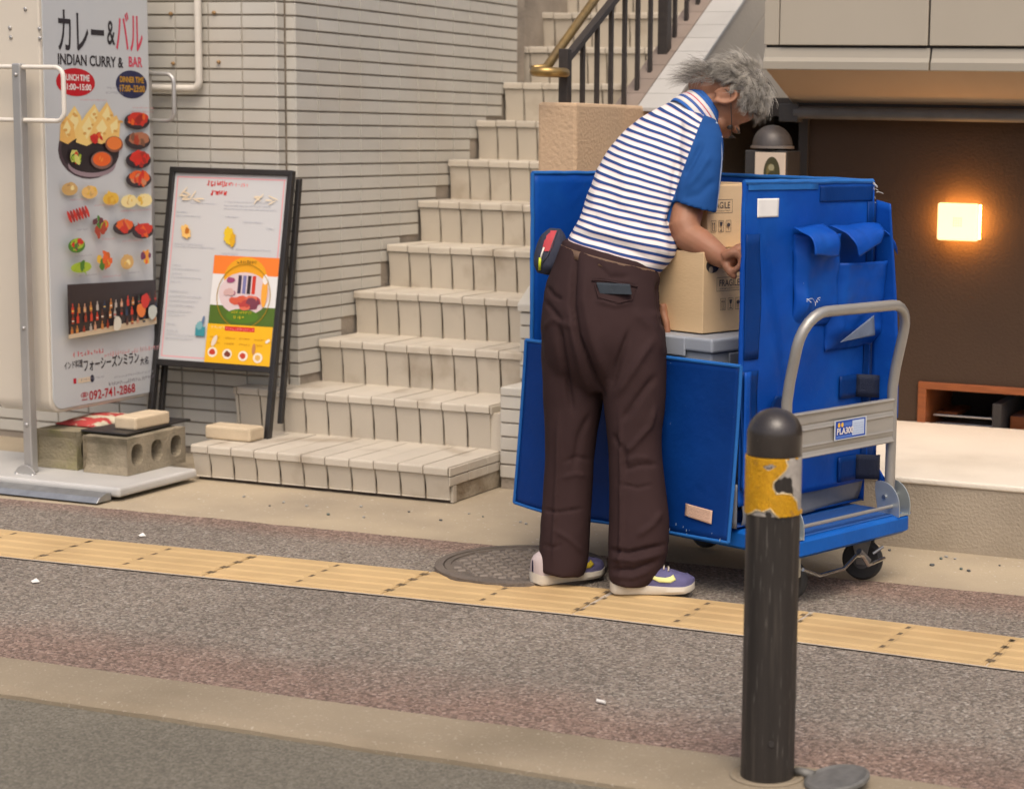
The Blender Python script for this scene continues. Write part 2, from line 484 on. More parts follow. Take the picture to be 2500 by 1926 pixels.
for r in range(-66, 35):
    z = z0 - r * TH
    if z < .01: continue
    for c in range(0, 34):
        x = XC - .004 - TW * (c + .5)
        cand.append((0 if (c < 5 and z < 1.95) else 1, c + (0 if z < 1.95 else 50), me_t, (x, YF + .0075, z), 0.0, fw_))
    for c in range(0, 12):
        y = YS + TW * (c + .5)
        if y > 8.56: continue
        st = .476 + (y - 6.74) * .677
        if z < st - .1: continue
        cand.append((0 if z < 2.0 else 1, 5 + c + (0 if z < 1.95 else 50), me_t, (XW - .0075, y, z), math.pi / 2, sw_))
    cand.append((0 if z < 1.95 else 1, 60 if z > 1.95 else 2, me_h, (XC - .0075, (YF + YS) / 2, z), math.pi / 2, fw_))
    cand.append((0 if z < 1.95 else 1, 60 if z > 1.95 else 2, me_s, ((XC + XW) / 2 + .001, YS + .0075, z), 0.0, sw_))
cand.sort(key=lambda q: (q[0], q[1]))
for q in cand[:300]: inst(q[2], 'tile', q[5], q[3], (0, 0, q[4]))
def joined(items, name, parent, mat):
    m = MB(); cache = {}
    for me, loc, rz in items:
        if me.name not in cache: cache[me.name] = (np.array([v.co[:] for v in me.vertices]), [tuple(p.vertices) for p in me.polygons])
        co, fs = cache[me.name]; c, s = math.cos(rz), math.sin(rz)
        R = np.array([[c, -s, 0], [s, c, 0], [0, 0, 1]])
        m.add(co @ R.T + np.array(loc), fs)
    return tag(m.build(name, mat, parent), kind='stuff')
rest = cand[300:]
joined([(q[2], q[3], q[4]) for q in rest if q[5] is fw_], 'tiles', fw_, M_TILE)
joined([(q[2], q[3], q[4]) for q in rest if q[5] is sw_], 'tiles', sw_, M_TILE)
# white conduit fixed to the front wall, and plugged screw holes
M_WHITE = material('white_paint', (.70, .655, .57), .45, var=.05, vscale=4)
a0, a1, a2 = on_y(421, -40, YF - .03), on_y(425, 190, YF - .03), on_y(318, 192, YF - .03)
pts = [a0, a1 + (0, 0, .03), a1 + (-.006, 0, .012), a1 + (-.02, 0, .002), a1 + (-.04, 0, 0), (a2[0] - .35, a1[1], a1[2])]
pts[0] = np.array([a1[0], a1[1], 2.4])
tag(MB().tube(pts, .0145, 10).build('conduit_pipe', M_WHITE, smooth='auto'), 'white bent conduit pipe fixed to the tiled wall above the menu board', 'pipe')
M_RUST = material('rusty_screw', (.35, .22, .10), .6, metal=.3, var=.3, vscale=200)
for (x, y) in ((366, 30), (458, 28), (371, 136), (468, 133)):
    p = on_y(x, y, YF)
    MB().lathe([(.006, 0), (.008, .004), (.006, .012), (.002, .013)], n=10, M=Matrix.Rotation(math.pi / 2, 4, 'X'), c=p).build('screw', M_RUST, fw_, smooth=True)

# ------------------------------------------------------------------ stairs
st = thing('staircase', 'cream tiled outdoor staircase climbing beside the tiled wall', 'stairs', (-3.95, 6.06, 0))
M_RAW = material('raw_concrete', (.34, .29, .21), .92, var=.2, vscale=10, bump=.6, bscale=70, col2=(.22, .17, .11), c2scale=9, c2lo=.45, c2hi=.65)
SY = [6.056, 6.455] + [6.738 + .2675 * k for k in range(13)]
SZ = [.134, .305] + [.480 + .181 * k for k in range(13)]
PW = .1035
trm = {}
def tread_mesh(depth):
    k = round(depth, 3)
    if k in trm: return trm[k]
    m = MB(); w = PW / 2 - .0025; t = .029
    prof = [(0, -t), (0, -.007), (.002, -.002), (.007, 0), (depth - .003, 0), (depth - .003, -t)]
    rings = [[(x, y, z) for (y, z) in prof] for x in (-w, w)]
    m.loft(rings); me = m.mesh('tread_tile'); me.materials.append(M_STEP); trm[k] = me
    return me
rm = {}
def riser_mesh(h):
    k = round(h, 3)
    if k in rm: return rm[k]
    m = MB(); w = PW / 2 - .0028
    m.add([(-w, .012, 0), (w, .012, 0), (w, .012, -h), (-w, .012, -h), (-w + .001, 0, -.002), (w - .001, 0, -.002), (w - .001, .020, -h + .002), (-w + .001, .020, -h + .002)],
          [(4, 5, 6, 7), (0, 1, 5, 4), (1, 2, 6, 5), (2, 3, 7, 6), (3, 0, 4, 7)])
    me = m.mesh('riser_tile'); me.materials.append(M_STEP); rm[k] = me
    return me
for i in range(15):
    y, z = SY[i], SZ[i]
    yb = SY[i + 1] + .034 if i < 14 else y + .6
    zb = SZ[i - 1] if i else 0.0
    xl = {0: -4.521, 1: -4.609}.get(i, XW if i < 9 else -5.1)
    xr = {0: -3.409, 1: -3.455}.get(i, -3.462)
    core = MB().box((xl + .004, y + .044, zb - .2), (xr - .004, yb + .1, z - .006))
    core.build('step_core', M_STEPG if i else M_STEPG, st)
    h = z - .029 - zb - (.012 if i == 0 else 0.0)
    td = tread_mesh(yb - y); rs = riser_mesh(h)
    x = xr
    while x > xl + .012:
        w = min(PW, x - xl); s = w / PW
        o1 = inst(td, 'tread_tile', st, (x - w / 2, y, z + RND.uniform(-.0012, .0012)), (0, 0, 0), (s, 1, 1))
        o2 = inst(rs, 'riser_tile', st, (x - w / 2, y + .010 + RND.uniform(-.001, .001), z - .0305), (0, 0, 0), (s, 1, 1))
        x -= w
# right ends of the two lowest steps: edge tiles over raw concrete
for i, (xr) in ((0, -3.409), (1, -3.455)):
    y, z = SY[i], SZ[i]; ye = SY[i + 1] + .03; zb = 0 if i == 0 else SZ[0]
    if i == 0: MB().box((xr - .004, y + .046, 0.0), (xr + .001, ye, z - .07)).build('raw_end', M_RAW, st)
    else: MB().box((-3.459, y + .02, 0.0), (-3.3945, 6.72, z - .031)).build('end_facing', M_STEP, st, bevel=.002)
    for k in range(3):
        a = y + .004 + k * .142; b = min(a + .139, ye if i == 0 else 6.6)
        if b - a < .02: continue
        MB().box((xr + .001, a, z - .034), (xr + .007, b, z - .003)).build('edge_tile', M_STEP, st, bevel=.002, seg=1)
        if i == 0: MB().box((xr + .001, a, z - .070), (xr + .006, b, z - .037)).build('edge_tile', M_STEP, st, bevel=.002, seg=1)
MB().box((-3.415, SY[0] + .03, .0), (-3.404, SY[0] + .055, .062)).build('edge_tile', M_STEP, st)
# landing wall at the head of the stairs
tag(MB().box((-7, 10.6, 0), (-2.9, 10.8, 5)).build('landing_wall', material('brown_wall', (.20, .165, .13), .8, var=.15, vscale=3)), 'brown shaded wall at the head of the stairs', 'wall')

# ------------------------------------------------------------------ parapet walls right of the stairs
pw = thing('stair_parapet', 'low cream tiled parapet with a sloping top between stairs and stucco wall', 'wall', (-3.37, 6.43, 0))
MB().box((-3.392, 6.436, -.1), (-3.13, 6.745, .352)).build('core', M_GROUT, pw)
lw = tile_mesh('parapet_tile', .103, TH - .005, .0075, M_TILE)
lwe = tile_mesh('parapet_tile_short', .052, TH - .005, .0075, M_TILE)
for r in range(7):
    zz = .352 - .0265 - r * .0531 + .004
    if zz < .02: continue
    for c, xc in enumerate((-3.341, -3.235)):
        inst(lw, 'tile', pw, (xc, 6.436, zz))
    for c in range(3): inst(lw, 'tile', pw, (-3.392, 6.49 + c * .106, zz), (0, 0, -math.pi / 2))
for c, xc in enumerate((-3.341, -3.235)):
    MB().box((xc - .051, 6.424, .354), (xc + .051, 6.75, .386)).build('cap_tile', M_TILE, pw, bevel=.004)
slope = .677
def zt(y): return .675 + slope * (y - 6.74)
MB().prism([(-3.470, 6.75, 0), (-3.470, 8.9, 0), (-3.470, 8.9, zt(8.9) - .03), (-3.470, 6.75, zt(6.75) - .03)], (.17, 0, 0)).build('slope_core', M_GROUT, pw)
for r in range(11):
    zz = .64 - .0265 - r * .0531
    if zz < .40: continue
    for xc in (-3.433, -3.345): inst(lw, 'tile', pw, (xc, 6.75, zz), (0, 0, 0), (.8, 1, 1))
for k in range(20):
    ya = 6.735 + k * .103; yb = ya + .100
    MB().prism([(-3.482, ya, zt(ya)), (-3.482, yb, zt(yb)), (-3.482, yb, zt(yb) - .03), (-3.482, ya, zt(ya) - .03)], (.19, 0, 0)).build('cap_tile', M_TILE, pw, bevel=.003, seg=1)
M_STUC = material('tan_stucco', (.53, .375, .235), .92, var=.06, vscale=3, bump=.8, bscale=75, bdist=.006)
tag(MB().box((-3.279, 6.50, 0), (-3.12, 8.55, 1.452)).build('stucco_wall', M_STUC, bevel=.012, origin=(-3.2, 6.5, 0)), 'rough tan stucco wall with a flat top carrying the stair railing', 'wall')
# sloping outer wall above it
sp_ = thing('sloping_parapet', 'pale sloping stair wall with tiled coping behind the grey haired person', 'wall', (-3.1, 7.2, 1.45))
M_PALE = material('pale_render', (.44, .39, .31), .8, var=.06, vscale=3, bump=.2, bscale=60)
M_COPB = material('coping_tile_brown', (.26, .205, .165), .6, var=.1, vscale=6, rand=.08)
M_COPG = material('coping_tile_grey', (.47, .455, .42), .45, var=.06, vscale=6, rand=.05)
def zs(y): return 1.475 + .60 * (y - 7.18)
MB().prism([(-3.235, 7.12, 1.43), (-3.235, 12, 1.43), (-3.235, 12, zs(12)), (-3.235, 7.12, zs(7.12))], (.215, 0, 0)).build('core', M_GROUT, sp_)
for k, (a, b) in enumerate(((-.004, -.20), (-.206, -.46), (-.466, -.75), (-.756, -1.1))):
    pts = []
    for yy, off in ((7.12, a), (12, a), (12, b), (7.12, b)): pts.append([-3.02, yy, max(1.432, zs(yy) + off)])
    ycut = lambda off: 7.12 + max(0, (1.432 - zs(7.12) - off)) / .60
    pts = [(-3.02, max(7.12, ycut(a)), max(1.432, zs(max(7.12, ycut(a))) + a)), (-3.02, 12, zs(12) + a), (-3.02, 12, zs(12) + b), (-3.02, max(7.12, ycut(b)), max(1.432, zs(max(7.12, ycut(b))) + b))]
    MB().prism(pts, (.012, 0, 0)).build('facing_slab', M_PALE, sp_)
for k in range(26):
    ya, yb = 7.11 + k * .1, 7.11 + k * .1 + .096
    for (xa, xb, mt) in ((-3.25, -3.15, M_COPB), (-3.146, -3.00, M_COPG)):
        MB().prism([(xa, ya, zs(ya) + .012), (xa, yb, zs(yb) + .012), (xa, yb, zs(yb) - .002), (xa, ya, zs(ya) - .002)], (xb - xa, 0, 0)).build('coping_tile', mt, sp_)

# ------------------------------------------------------------------ stair railing
rl = thing('stair_railing', 'dark metal stair railing with balusters and a brass handrail ending in a loop', 'railing', (-3.2, 6.57, 1.45))
M_IRON = material('dark_iron', (.055, .045, .038), .5, metal=.4, var=.15, vscale=40, bump=.1, bscale=300)
M_BRASS = material('aged_brass', (.36, .235, .085), .36, metal=.75, var=.2, vscale=20, col2=(.20, .14, .07), c2scale=8, c2lo=.45, c2hi=.7)
XR = -3.20
def rx(x, y): return on_x(x, y, XR)
nb = rx(1205, 216); nt_ = rx(1205, 105)
MB().box((XR - .019, nb[1] - .019, 1.452), (XR + .019, nb[1] + .019, nt_[2])).build('newel_post', M_IRON, rl, bevel=.003)
n2 = rx(1416, 178)
MB().box((XR - .022, n2[1] - .024, n2[2] - .06), (XR + .022, n2[1] + .024, 2.7)).build('newel_post', M_IRON, rl, bevel=.003)
def bar(name, p, q, hw, hh, mt):
    p, q = np.array(p), np.array(q); d = (q - p) / np.linalg.norm(q - p); s = np.array([1., 0, 0]); u = np.cross(s, d)
    rings = [[c + s * a * hw + u * b * hh for a, b in ((-1, -1), (1, -1), (1, 1), (-1, 1))] for c in (p, q)]
    return MB().loft(rings).build(name, mt, rl, bevel=.002)
ta, tb = rx(1207, 128), rx(1318, -10); dt = (tb - ta) / (tb[1] - ta[1])
bar('top_rail', ta, ta + dt * 1.6, .016, .012, M_IRON)
ba, bb = rx(1352, 216), rx(1512, 0); db = (bb - ba) / (bb[1] - ba[1])
bar('bottom_rail', ba, ba + db * 1.9, .016, .013, M_IRON)
for k in range(13):
    yb_ = rx(1242, 216)[1] + k * .128
    if abs(yb_ - n2[1]) < .05: continue
    zb_ = 1.452 if yb_ < ba[1] else ba[2] + (yb_ - ba[1]) * db[2]
    ztop = ta[2] + (yb_ - ta[1]) * dt[2]
    MB().box((XR - .008, yb_ - .008, zb_), (XR + .008, yb_ + .008, ztop)).build('baluster', M_IRON, rl)
# brass handrail, in front of the top rail, closing in a flat loop below
ha, hb = on_x(1168, 140, XR - .06), on_x(1272, -5, XR - .06); dh = (hb - ha) / (hb[1] - ha[1])
path = [ha + dh * t for t in (1.7, 1.0, .5, .2, .06)] + [ha + dh * .02 + (0, -.005, -.006), ha + (0, -.02, -.012)]
lc = on_x(1178, 155, XR - .02)
loop = [lc + np.array([.052 * math.cos(t) - .01, .075 * math.sin(t) , 0.0]) for t in np.linspace(math.pi * 1.1, math.pi * 3.0, 18)]
MB().tube(path + [loop[0] + (0, 0, .012)] + loop, .0175, 12).build('handrail', M_BRASS, rl, smooth=True)

# ------------------------------------------------------------------ right-hand building with white panels over a recess
rb = thing('panel_building', 'white panelled upper storey over a dark recessed entrance on the right', 'building', (-1.7, 6.3, 0))
M_PAN = material('white_panel', (.42, .375, .295), .5, var=.035, vscale=1.5, bump=.05, bscale=6, col2=(.37, .325, .25), c2scale=1.2, c2lo=.5, c2hi=.85, stretch=(1, 1, .25))
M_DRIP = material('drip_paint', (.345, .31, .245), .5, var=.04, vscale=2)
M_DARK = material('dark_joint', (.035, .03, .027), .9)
KP = 6.85 / 6.30
def kx(x): return x * KP
def kz(z): return 1.367 + (z - 1.367) * KP
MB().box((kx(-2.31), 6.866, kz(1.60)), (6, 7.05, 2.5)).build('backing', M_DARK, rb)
MB().box((kx(-2.31), 7.05, 1.63), (6, 9.5, 1.74)).build('floor_slab', M_PALE, rb)
for (x0, x1) in ((-2.316, -2.262), (-2.258, -1.735), (-1.728, -.80), (-.793, .2), (.207, 3)):
    MB().box((kx(x0), 6.850 + (.004 if x0 < -2.3 else 0), kz(1.656)), (kx(x1), 6.880, 2.5)).build('panel', M_PAN, rb, bevel=.0025, seg=2)
for (x0, x1) in ((-2.316, -1.727), (-1.721, -.80), (-.793, .2), (.207, 3)):
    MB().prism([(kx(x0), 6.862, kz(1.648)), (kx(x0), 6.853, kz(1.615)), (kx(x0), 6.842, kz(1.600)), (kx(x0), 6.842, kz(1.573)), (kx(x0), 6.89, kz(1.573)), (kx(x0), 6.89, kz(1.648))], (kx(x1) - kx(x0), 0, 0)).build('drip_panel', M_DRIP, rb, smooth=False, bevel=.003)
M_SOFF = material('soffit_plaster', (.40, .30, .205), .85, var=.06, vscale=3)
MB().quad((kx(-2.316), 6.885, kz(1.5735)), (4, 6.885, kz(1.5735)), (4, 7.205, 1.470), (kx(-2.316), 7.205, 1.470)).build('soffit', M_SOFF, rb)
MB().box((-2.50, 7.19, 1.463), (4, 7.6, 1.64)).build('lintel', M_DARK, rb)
M_BLK2 = material('dark_box', (.05, .046, .042), .7)
M_PIPE = material('grey_pipe', (.10, .095, .088), .6, var=.2, vscale=12)
MB().tube([(-2.50, 7.17, 1.437), (4, 7.17, 1.437)], .024, 12).build('ceiling_pipe', M_PIPE, rb, smooth='auto')
MB().box((-2.56, 7.15, 1.40), (-2.48, 7.21, 1.47)).build('pipe_box', M_BLK2, rb, bevel=.004)
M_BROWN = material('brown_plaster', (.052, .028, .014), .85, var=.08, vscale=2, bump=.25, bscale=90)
nx0, nx1, nz0, nz1 = -2.0, -.9, .10, .398
# back wall built round the niche opening
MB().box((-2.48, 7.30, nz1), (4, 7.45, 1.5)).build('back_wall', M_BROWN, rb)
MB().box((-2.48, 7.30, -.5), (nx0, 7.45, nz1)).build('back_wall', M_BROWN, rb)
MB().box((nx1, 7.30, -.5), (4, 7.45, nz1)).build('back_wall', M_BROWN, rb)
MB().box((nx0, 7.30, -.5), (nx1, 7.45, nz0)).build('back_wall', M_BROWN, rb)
M_WOOD = material('red_brown_wood', (.26, .075, .02), .45, var=.2, vscale=12, stretch=(1, 1, 6))
MB().box((nx0, 7.285, nz1 - .028), (nx1, 7.50, nz1)).build('niche_frame', M_WOOD, rb, bevel=.003)
MB().box((nx0, 7.285, nz0), (nx0 + .034, 7.70, nz1 - .028)).build('niche_frame', M_WOOD, rb, bevel=.003)
MB().box((nx0 + .034, 7.46, .245), (nx0 + .12, 7.68, .26)).build('niche_shelf', M_WOOD, rb)
MB().box((nx0 + .30, 7.30, nz0), (nx0 + .335, 7.68, nz1 - .07)).build('niche_divider', M_DARK, rb)
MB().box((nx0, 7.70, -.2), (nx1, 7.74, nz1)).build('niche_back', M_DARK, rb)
MB().box((nx0 + .35, 7.40, .10), (nx1, 7.6, .27)).build('niche_board', M_WOOD, rb)
M_STEEL = material('steel', (.55, .54, .52), .28, metal=1.0, var=.05, vscale=30)
tr = thing('metal_tray', 'shiny steel trays inside the wooden niche on the right', 'tray', (nx0 + .17, 7.5, .2))
MB().box((nx0 + .05, 7.38, .222), (nx0 + .29, 7.62, .228)).build('tray_top', M_STEEL, tr, bevel=.002)
MB().box((nx0 + .045, 7.36, .255), (nx0 + .285, 7.375, .263)).build('tray_rim', M_STEEL, tr, bevel=.002)
MB().box((nx0 + .06, 7.40, .10), (nx0 + .28, 7.60, .222)).build('tray_stand', M_DARK, tr)
# dark passage between stucco wall and back wall
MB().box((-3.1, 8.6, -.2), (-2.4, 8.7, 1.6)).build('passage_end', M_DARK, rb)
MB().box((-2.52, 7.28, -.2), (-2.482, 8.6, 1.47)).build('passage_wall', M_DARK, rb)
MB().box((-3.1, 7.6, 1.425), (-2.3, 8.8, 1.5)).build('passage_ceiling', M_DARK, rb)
# low ledge with a white painted top
ld = thing('low_ledge', 'low concrete wall with a wide white painted top behind the trolley', 'ledge', (-1.3, 6.09, 0))
M_CWALL = material('grey_concrete_wall', (.36, .305, .23), .95, var=.1, vscale=4, bump=.7, bscale=110, bdist=.005, col2=(.27, .225, .16), c2scale=2.5, c2lo=.45, c2hi=.75)
MB().box((-2.44, 6.09, -.1), (4, 7.30, .215)).build('wall', M_CWALL, ld)
M_WTOP = material('white_ledge_paint', (.78, .71, .59), .7, var=.07, vscale=2.5, bump=.25, bscale=80, col2=(.60, .53, .42), c2scale=2, c2lo=.52, c2hi=.85)
MB().box((-2.444, 6.083, .215), (4, 7.299, .236)).build('painted_top', M_WTOP, ld, bevel=.007, seg=3)

# lit square wall lamp
l0, l1 = on_y(2003, 432, 7.24), on_y(2088, 515, 7.24)
lm = thing('wall_lamp', 'glowing square glass wall lamp on the brown wall', 'lamp', ((l0[0] + l1[0]) / 2, 7.30, (l0[2] + l1[2]) / 2))
M_GLOW = material('lamp_glass', (.9, .75, .45), .4, emit=(1.0, .66, .27), estr=1.45)
M_GLOWC = material('lamp_bulb_spot', (.9, .7, .35), .4, emit=(1.0, .45, .10), estr=.75)
MB().box((l0[0], 7.215, l1[2]), (l1[0], 7.240, l0[2])).build('glass_shade', M_GLOW, lm, bevel=.010, seg=3)
M_GLOWE = material('lamp_edge', (.9, .6, .3), .4, emit=(1.0, .42, .085), estr=34.0)
MB().box((l0[0] + .006, 7.240, l1[2] + .006), (l1[0] - .006, 7.285, l0[2] - .006)).build('light_gap', M_GLOWE, lm)
MB().box((l0[0] + .02, 7.285, l1[2] + .02), (l1[0] - .02, 7.300, l0[2] - .02)).build('back_plate', M_PIPE, lm)
fl = Flat(((l0[0] + l1[0]) / 2, 7.2148, (l0[2] + l1[2]) / 2), (1, 0, 0), (0, 0, 1), (0, -1, 0))
for i in range(4):
    for j in range(4):
        cu, cw = (i - 1.5) * .0095, (j - 1.5) * .0095
        fl.poly([(cu - .0035, cw), (cu, cw - .0035), (cu + .0035, cw), (cu, cw + .0035)], (.55, .33, .08)); fl.h -= fl.step
fl.build('diamond_pattern', lm, M_GLOWC)

# dark domed lantern standing on the ledge
la = thing('domed_lantern', 'black domed garden lantern with a pale side panel and emblem behind the person', 'lantern', (-2.53, 6.98, .236))
M_BLK = material('black_metal', (.03, .027, .025), .5, var=.2, vscale=30)
M_DOME = material('dome_metal', (.075, .065, .058), .45, metal=.2, var=.15, vscale=20)
M_PANEL = material('lantern_panel', (.58, .47, .36), .6, var=.05, vscale=20)
q0 = on_y(1611, 320, 6.90); q1 = on_y(1678, 320, 6.90); ql = on_y(1588, 320, 6.90)
xa, xb_, xc_ = ql[0], q0[0], q1[0]
MB().box((xa, 6.905, .237), (xc_ + .0, 7.06, 1.290)).build('body', M_BLK, la, bevel=.004)
MB().box((xb_, 6.897, .95), (xc_ - .004, 6.9048, 1.283)).build('panel', M_PANEL, la, bevel=.002)
ex_, ez_ = (xa + xc_) / 2 + .02, 1.296
dome = []
for k in range(9):
    a = k / 8 * math.pi / 2
    dome.append([((xa + xc_) / 2 + (.074 * math.cos(a) + .003) * math.cos(t), 6.975 + (.080 * math.cos(a) + .003) * math.sin(t), ez_ + .012 + .078 * math.sin(a)) for t in np.linspace(0, 2 * math.pi, 28, endpoint=False)])
MB().loft(dome).build('dome_roof', M_DOME, la, smooth='auto')
MB().lathe([(.075, 0), (.084, .002), (.084, .011), (.075, .013)], c=((xa + xc_) / 2, 6.975, ez_), n=28).build('roof_rim', material('rim_metal', (.22, .19, .165), .4, metal=.4), la, smooth='auto')
fe = Flat(((xb_ + xc_) / 2, 6.8968, 1.185), (1, 0, 0), (0, 0, 1), (0, -1, 0))
g1, g2, g3 = (.05, .045, .015), (.14, .11, .035), (.30, .27, .15)
fe.ell(.006, .02, .033, .062, g1); fe.ell(.0, .03, .018, .026, g2, jit=.15, rng=RND); fe.ell(.008, .012, .022, .016, g1, jit=.2, rng=RND)
fe.ell(.004, .042, .012, .012, g3); fe.rect(-.032, -.018, .038, -.009, g3); fe.rect(-.030, -.036, .036, -.028, g3); fe.ell(0, -.075, .03, .04, g2, jit=.2, rng=RND)
fe.build('emblem', la)

# ================================================================== street things
def zrow(P, y):
    """height above P of the picture row y"""
    lo, hi = -.5, 4.
    for _ in range(40):
        m = (lo + hi) / 2
        if project(np.array(P) + [0, 0, m])[1] > y: lo = m
        else: hi = m
    return m
# ------------------------------------------------------------------ bollard
BX, BY = -1.330, 3.735
bo = thing('bollard', 'scratched dark brown bollard with a torn yellow reflective band', 'bollard', (BX, BY, 0))
M_BOL = material('bollard_paint', (.030, .025, .021), .55, var=.25, vscale=14, bump=.12, bscale=120, col2=(.075, .062, .050), c2scale=22, c2lo=.50, c2hi=.70,
                 col3=(.15, .135, .12), c3scale=120, c3lo=.64, c3hi=.74, stretch=(2.6, 2.6, .11), coat=.08, spec=.3)
M_CAP = material('bollard_cap', (.030, .023, .018), .34, var=.2, vscale=25, bump=.08, bscale=200, col3=(.25, .23, .2), c3scale=110, c3lo=.72, c3hi=.75, coat=.3)
PB = (BX, BY, 0)
zt_, zc, zb1 = zrow(PB, 870), zrow(PB, 969), zrow(PB, 1091)
R0 = .0572
MB().lathe([(R0, -.02), (R0, zb1 + .002)], c=PB, n=56).build('post', M_BOL, bo, smooth='auto')
rc = R0 + .0012
prof = [(rc - .003, zc - .001), (rc, zc + .002), (rc, zt_ - rc * .95)] + [(rc * math.cos(a), zt_ - rc * .95 + rc * .95 * math.sin(a)) for a in np.linspace(.12, math.pi / 2 - .02, 14)]
MB().lathe(prof, c=PB, n=56).build('domed_cap', M_CAP, bo, smooth='auto')
# reflective band: yellow film, torn open to its pale backing and the bare post
def inside(p, poly):
    x, y = p; c = False; j = len(poly) - 1
    for i in range(len(poly)):
        (xi, yi), (xj, yj) = poly[i], poly[j]
        if (yi > y) != (yj > y) and x < (xj - xi) * (y - yi) / (yj - yi + 1e-12) + xi: c = not c
        j = i
    return c
PEEL = [(.70, .99), (1.3, 1.0), (1.3, .05), (.95, .05), (.92, .14), (.90, .25), (.80, .38), (.66, .41), (.55, .40), (.49, .50), (.50, .60), (.60, .70), (.70, .80), (.74, .88)]
BARE = [(.50, .60), (.55, .67), (.63, .65), (.68, .70), (.80, .66), (.84, .52), (.87, .15), (.80, .20), (.77, .38), (.66, .43), (.53, .42)]
NOTCH = [(.05, -.01), (.12, .03), (.2, .10), (.34, .09), (.45, .15), (.52, .06), (.60, -.01)]
NICK = [(.30, .86), (.42, .92), (.54, .88), (.46, .82), (.36, .80)]
face = math.atan2(CAM[1] - BY, CAM[0] - BX)
NA, NV = 220, 46
film, back = MB(), MB()
def bp_(a, v, r): return (BX + r * math.cos(a), BY + r * math.sin(a), zb1 + (zc - zb1) * v)
for i in range(NA):
    a0_, a1_ = face + math.pi * (2 * i / NA - 1), face + math.pi * (2 * (i + 1) / NA - 1)
    phi = (a0_ + a1_) / 2 - face
    u = .5 + .5 * math.sin(phi) if abs(phi) < math.pi / 2 else (1.15 if phi > 0 else -.15)
    for j in range(NV):
        v = (j + .5) / NV
        n_ = .018 * noise.noise(Vector((u * 14, v * 12, 2)))
        p = (u + n_, v + n_)
        peel = inside(p, PEEL) or inside(p, NOTCH) or inside(p, NICK)
        if not peel:
            r = R0 + .0022 + .0006 * noise.noise(Vector((u * 22, v * 20, 5)))
            q = [bp_(a0_, j / NV, r), bp_(a1_, j / NV, r), bp_(a1_, (j + 1) / NV, r), bp_(a0_, (j + 1) / NV, r)]
            film.quad(*q)
        elif not (inside(p, BARE) or math.hypot(u - .42, (v - .04) * 1.2) < .06 or inside((p[0], p[1]), [(.36, .84), (.48, .87), (.44, .82)])):
            r = R0 + .0008
            back.quad(bp_(a0_, j / NV, r), bp_(a1_, j / NV, r), bp_(a1_, (j + 1) / NV, r), bp_(a0_, (j + 1) / NV, r))
M_FILM = material('yellow_reflective_film', (.62, .33, .012), .38, var=.12, vscale=30, bump=.25, bscale=240, bdist=.002, col3=(.42, .22, .03), c3scale=70, c3lo=.64, c3hi=.70)
M_BACK = material('film_backing', (.40, .36, .31), .75, var=.2, vscale=40, bump=.4, bscale=150)
f_ = film.build('reflective_film', M_FILM, bo)
sd = f_.modifiers.new('thick', 'SOLIDIFY'); sd.thickness = .0014; sd.offset = -1
back.build('film_backing', M_BACK, bo)
MB().lathe([(R0 + .0004, zb1), (R0 + .0004, zc)], c=PB, n=56).build('bare_post', M_BOL, bo, smooth='auto')
# pale torn edge curl along the tear
M_CURL = material('torn_film_edge', (.62, .50, .28), .6)
def on_band(u, v, r): return bp_(face + math.asin(max(-1, min(1, 2 * u - 1))), v, r)
edge = [(.70, .99), (.74, .88), (.70, .80), (.60, .70), (.50, .60), (.49, .50), (.55, .40), (.66, .41), (.80, .38), (.90, .25), (.93, .08)]
MB().tube([on_band(u, v, R0 + .0026) for u, v in edge], .0016, 6).build('torn_edge', M_CURL, bo, smooth=True)
MB().tube([on_band(u, v, R0 + .0026) for u, v in NOTCH], .0018, 6).build('torn_edge', M_CURL, bo, smooth=True)
# drilled hole low on the post
ph = on_band(.56, 0, R0); hz = zrow((BX, BY, 0), 1569)
hd = np.array([math.cos(face + .13), math.sin(face + .13), 0])
Mh = Matrix.Translation(Vector((BX, BY, hz)) + Vector(hd) * (R0 - .0030)) @ Vector(hd).to_track_quat('Z', 'Y').to_matrix().to_4x4()
MB().lathe([(.0062, 0), (.0078, .0036), (.0062, .0040), (.0056, .0037)], n=20, M=Mh).build('hole_rim', M_BOL, bo, smooth=True)
MB().lathe([(.0001, .0034), (.0058, .0034), (.0058, .00395), (.0001, .00395)], n=20, M=Mh).build('hole', M_DARK, bo)
M_GALV = material('galvanised', (.38, .39, .39), .42, metal=.8, var=.15, vscale=30)
MB().lathe([(R0 + .004, -.01), (R0 + .022, -.006), (R0 + .024, .006), (R0 + .018, .009), (R0 + .006, .004)], c=PB, n=48).build('socket_ring', M_KERB, bo, smooth='auto')
# socket lid flipped open on the kerb
lp = on_z(1786, 1659, .02)
lid = thing('socket_lid', 'round grey metal lid lying open on the kerb beside the bollard', 'lid', (lp[0], lp[1], .0))
Ml = Matrix.Translation((lp[0], lp[1], .012)) @ Matrix.Rotation(math.radians(-8), 4, 'Y') @ Matrix.Rotation(math.radians(6), 4, 'X')
M_LID = material('lid_metal', (.17, .165, .15), .55, metal=.35, var=.25, vscale=40, bump=.2, bscale=90)
MB().lathe([(.064, 0), (.070, .003), (.070, .010), (.064, .013), (.058, .010), (.05, .0095), (.001, .0105)], n=40, M=Ml).build('disc', M_LID, lid, smooth='auto')
h0 = Vector((lp[0], lp[1], .014)); h1 = Vector((BX + .055, BY + .02, .012))
dd = (h1 - h0).normalized()
MB().tube([h0 + dd * .06, h0 + dd * .09 + Vector((0, 0, .004)), h1 + dd * -.004], [.012, .009, .010], 8).build('hinge', M_LID, lid, smooth=True)

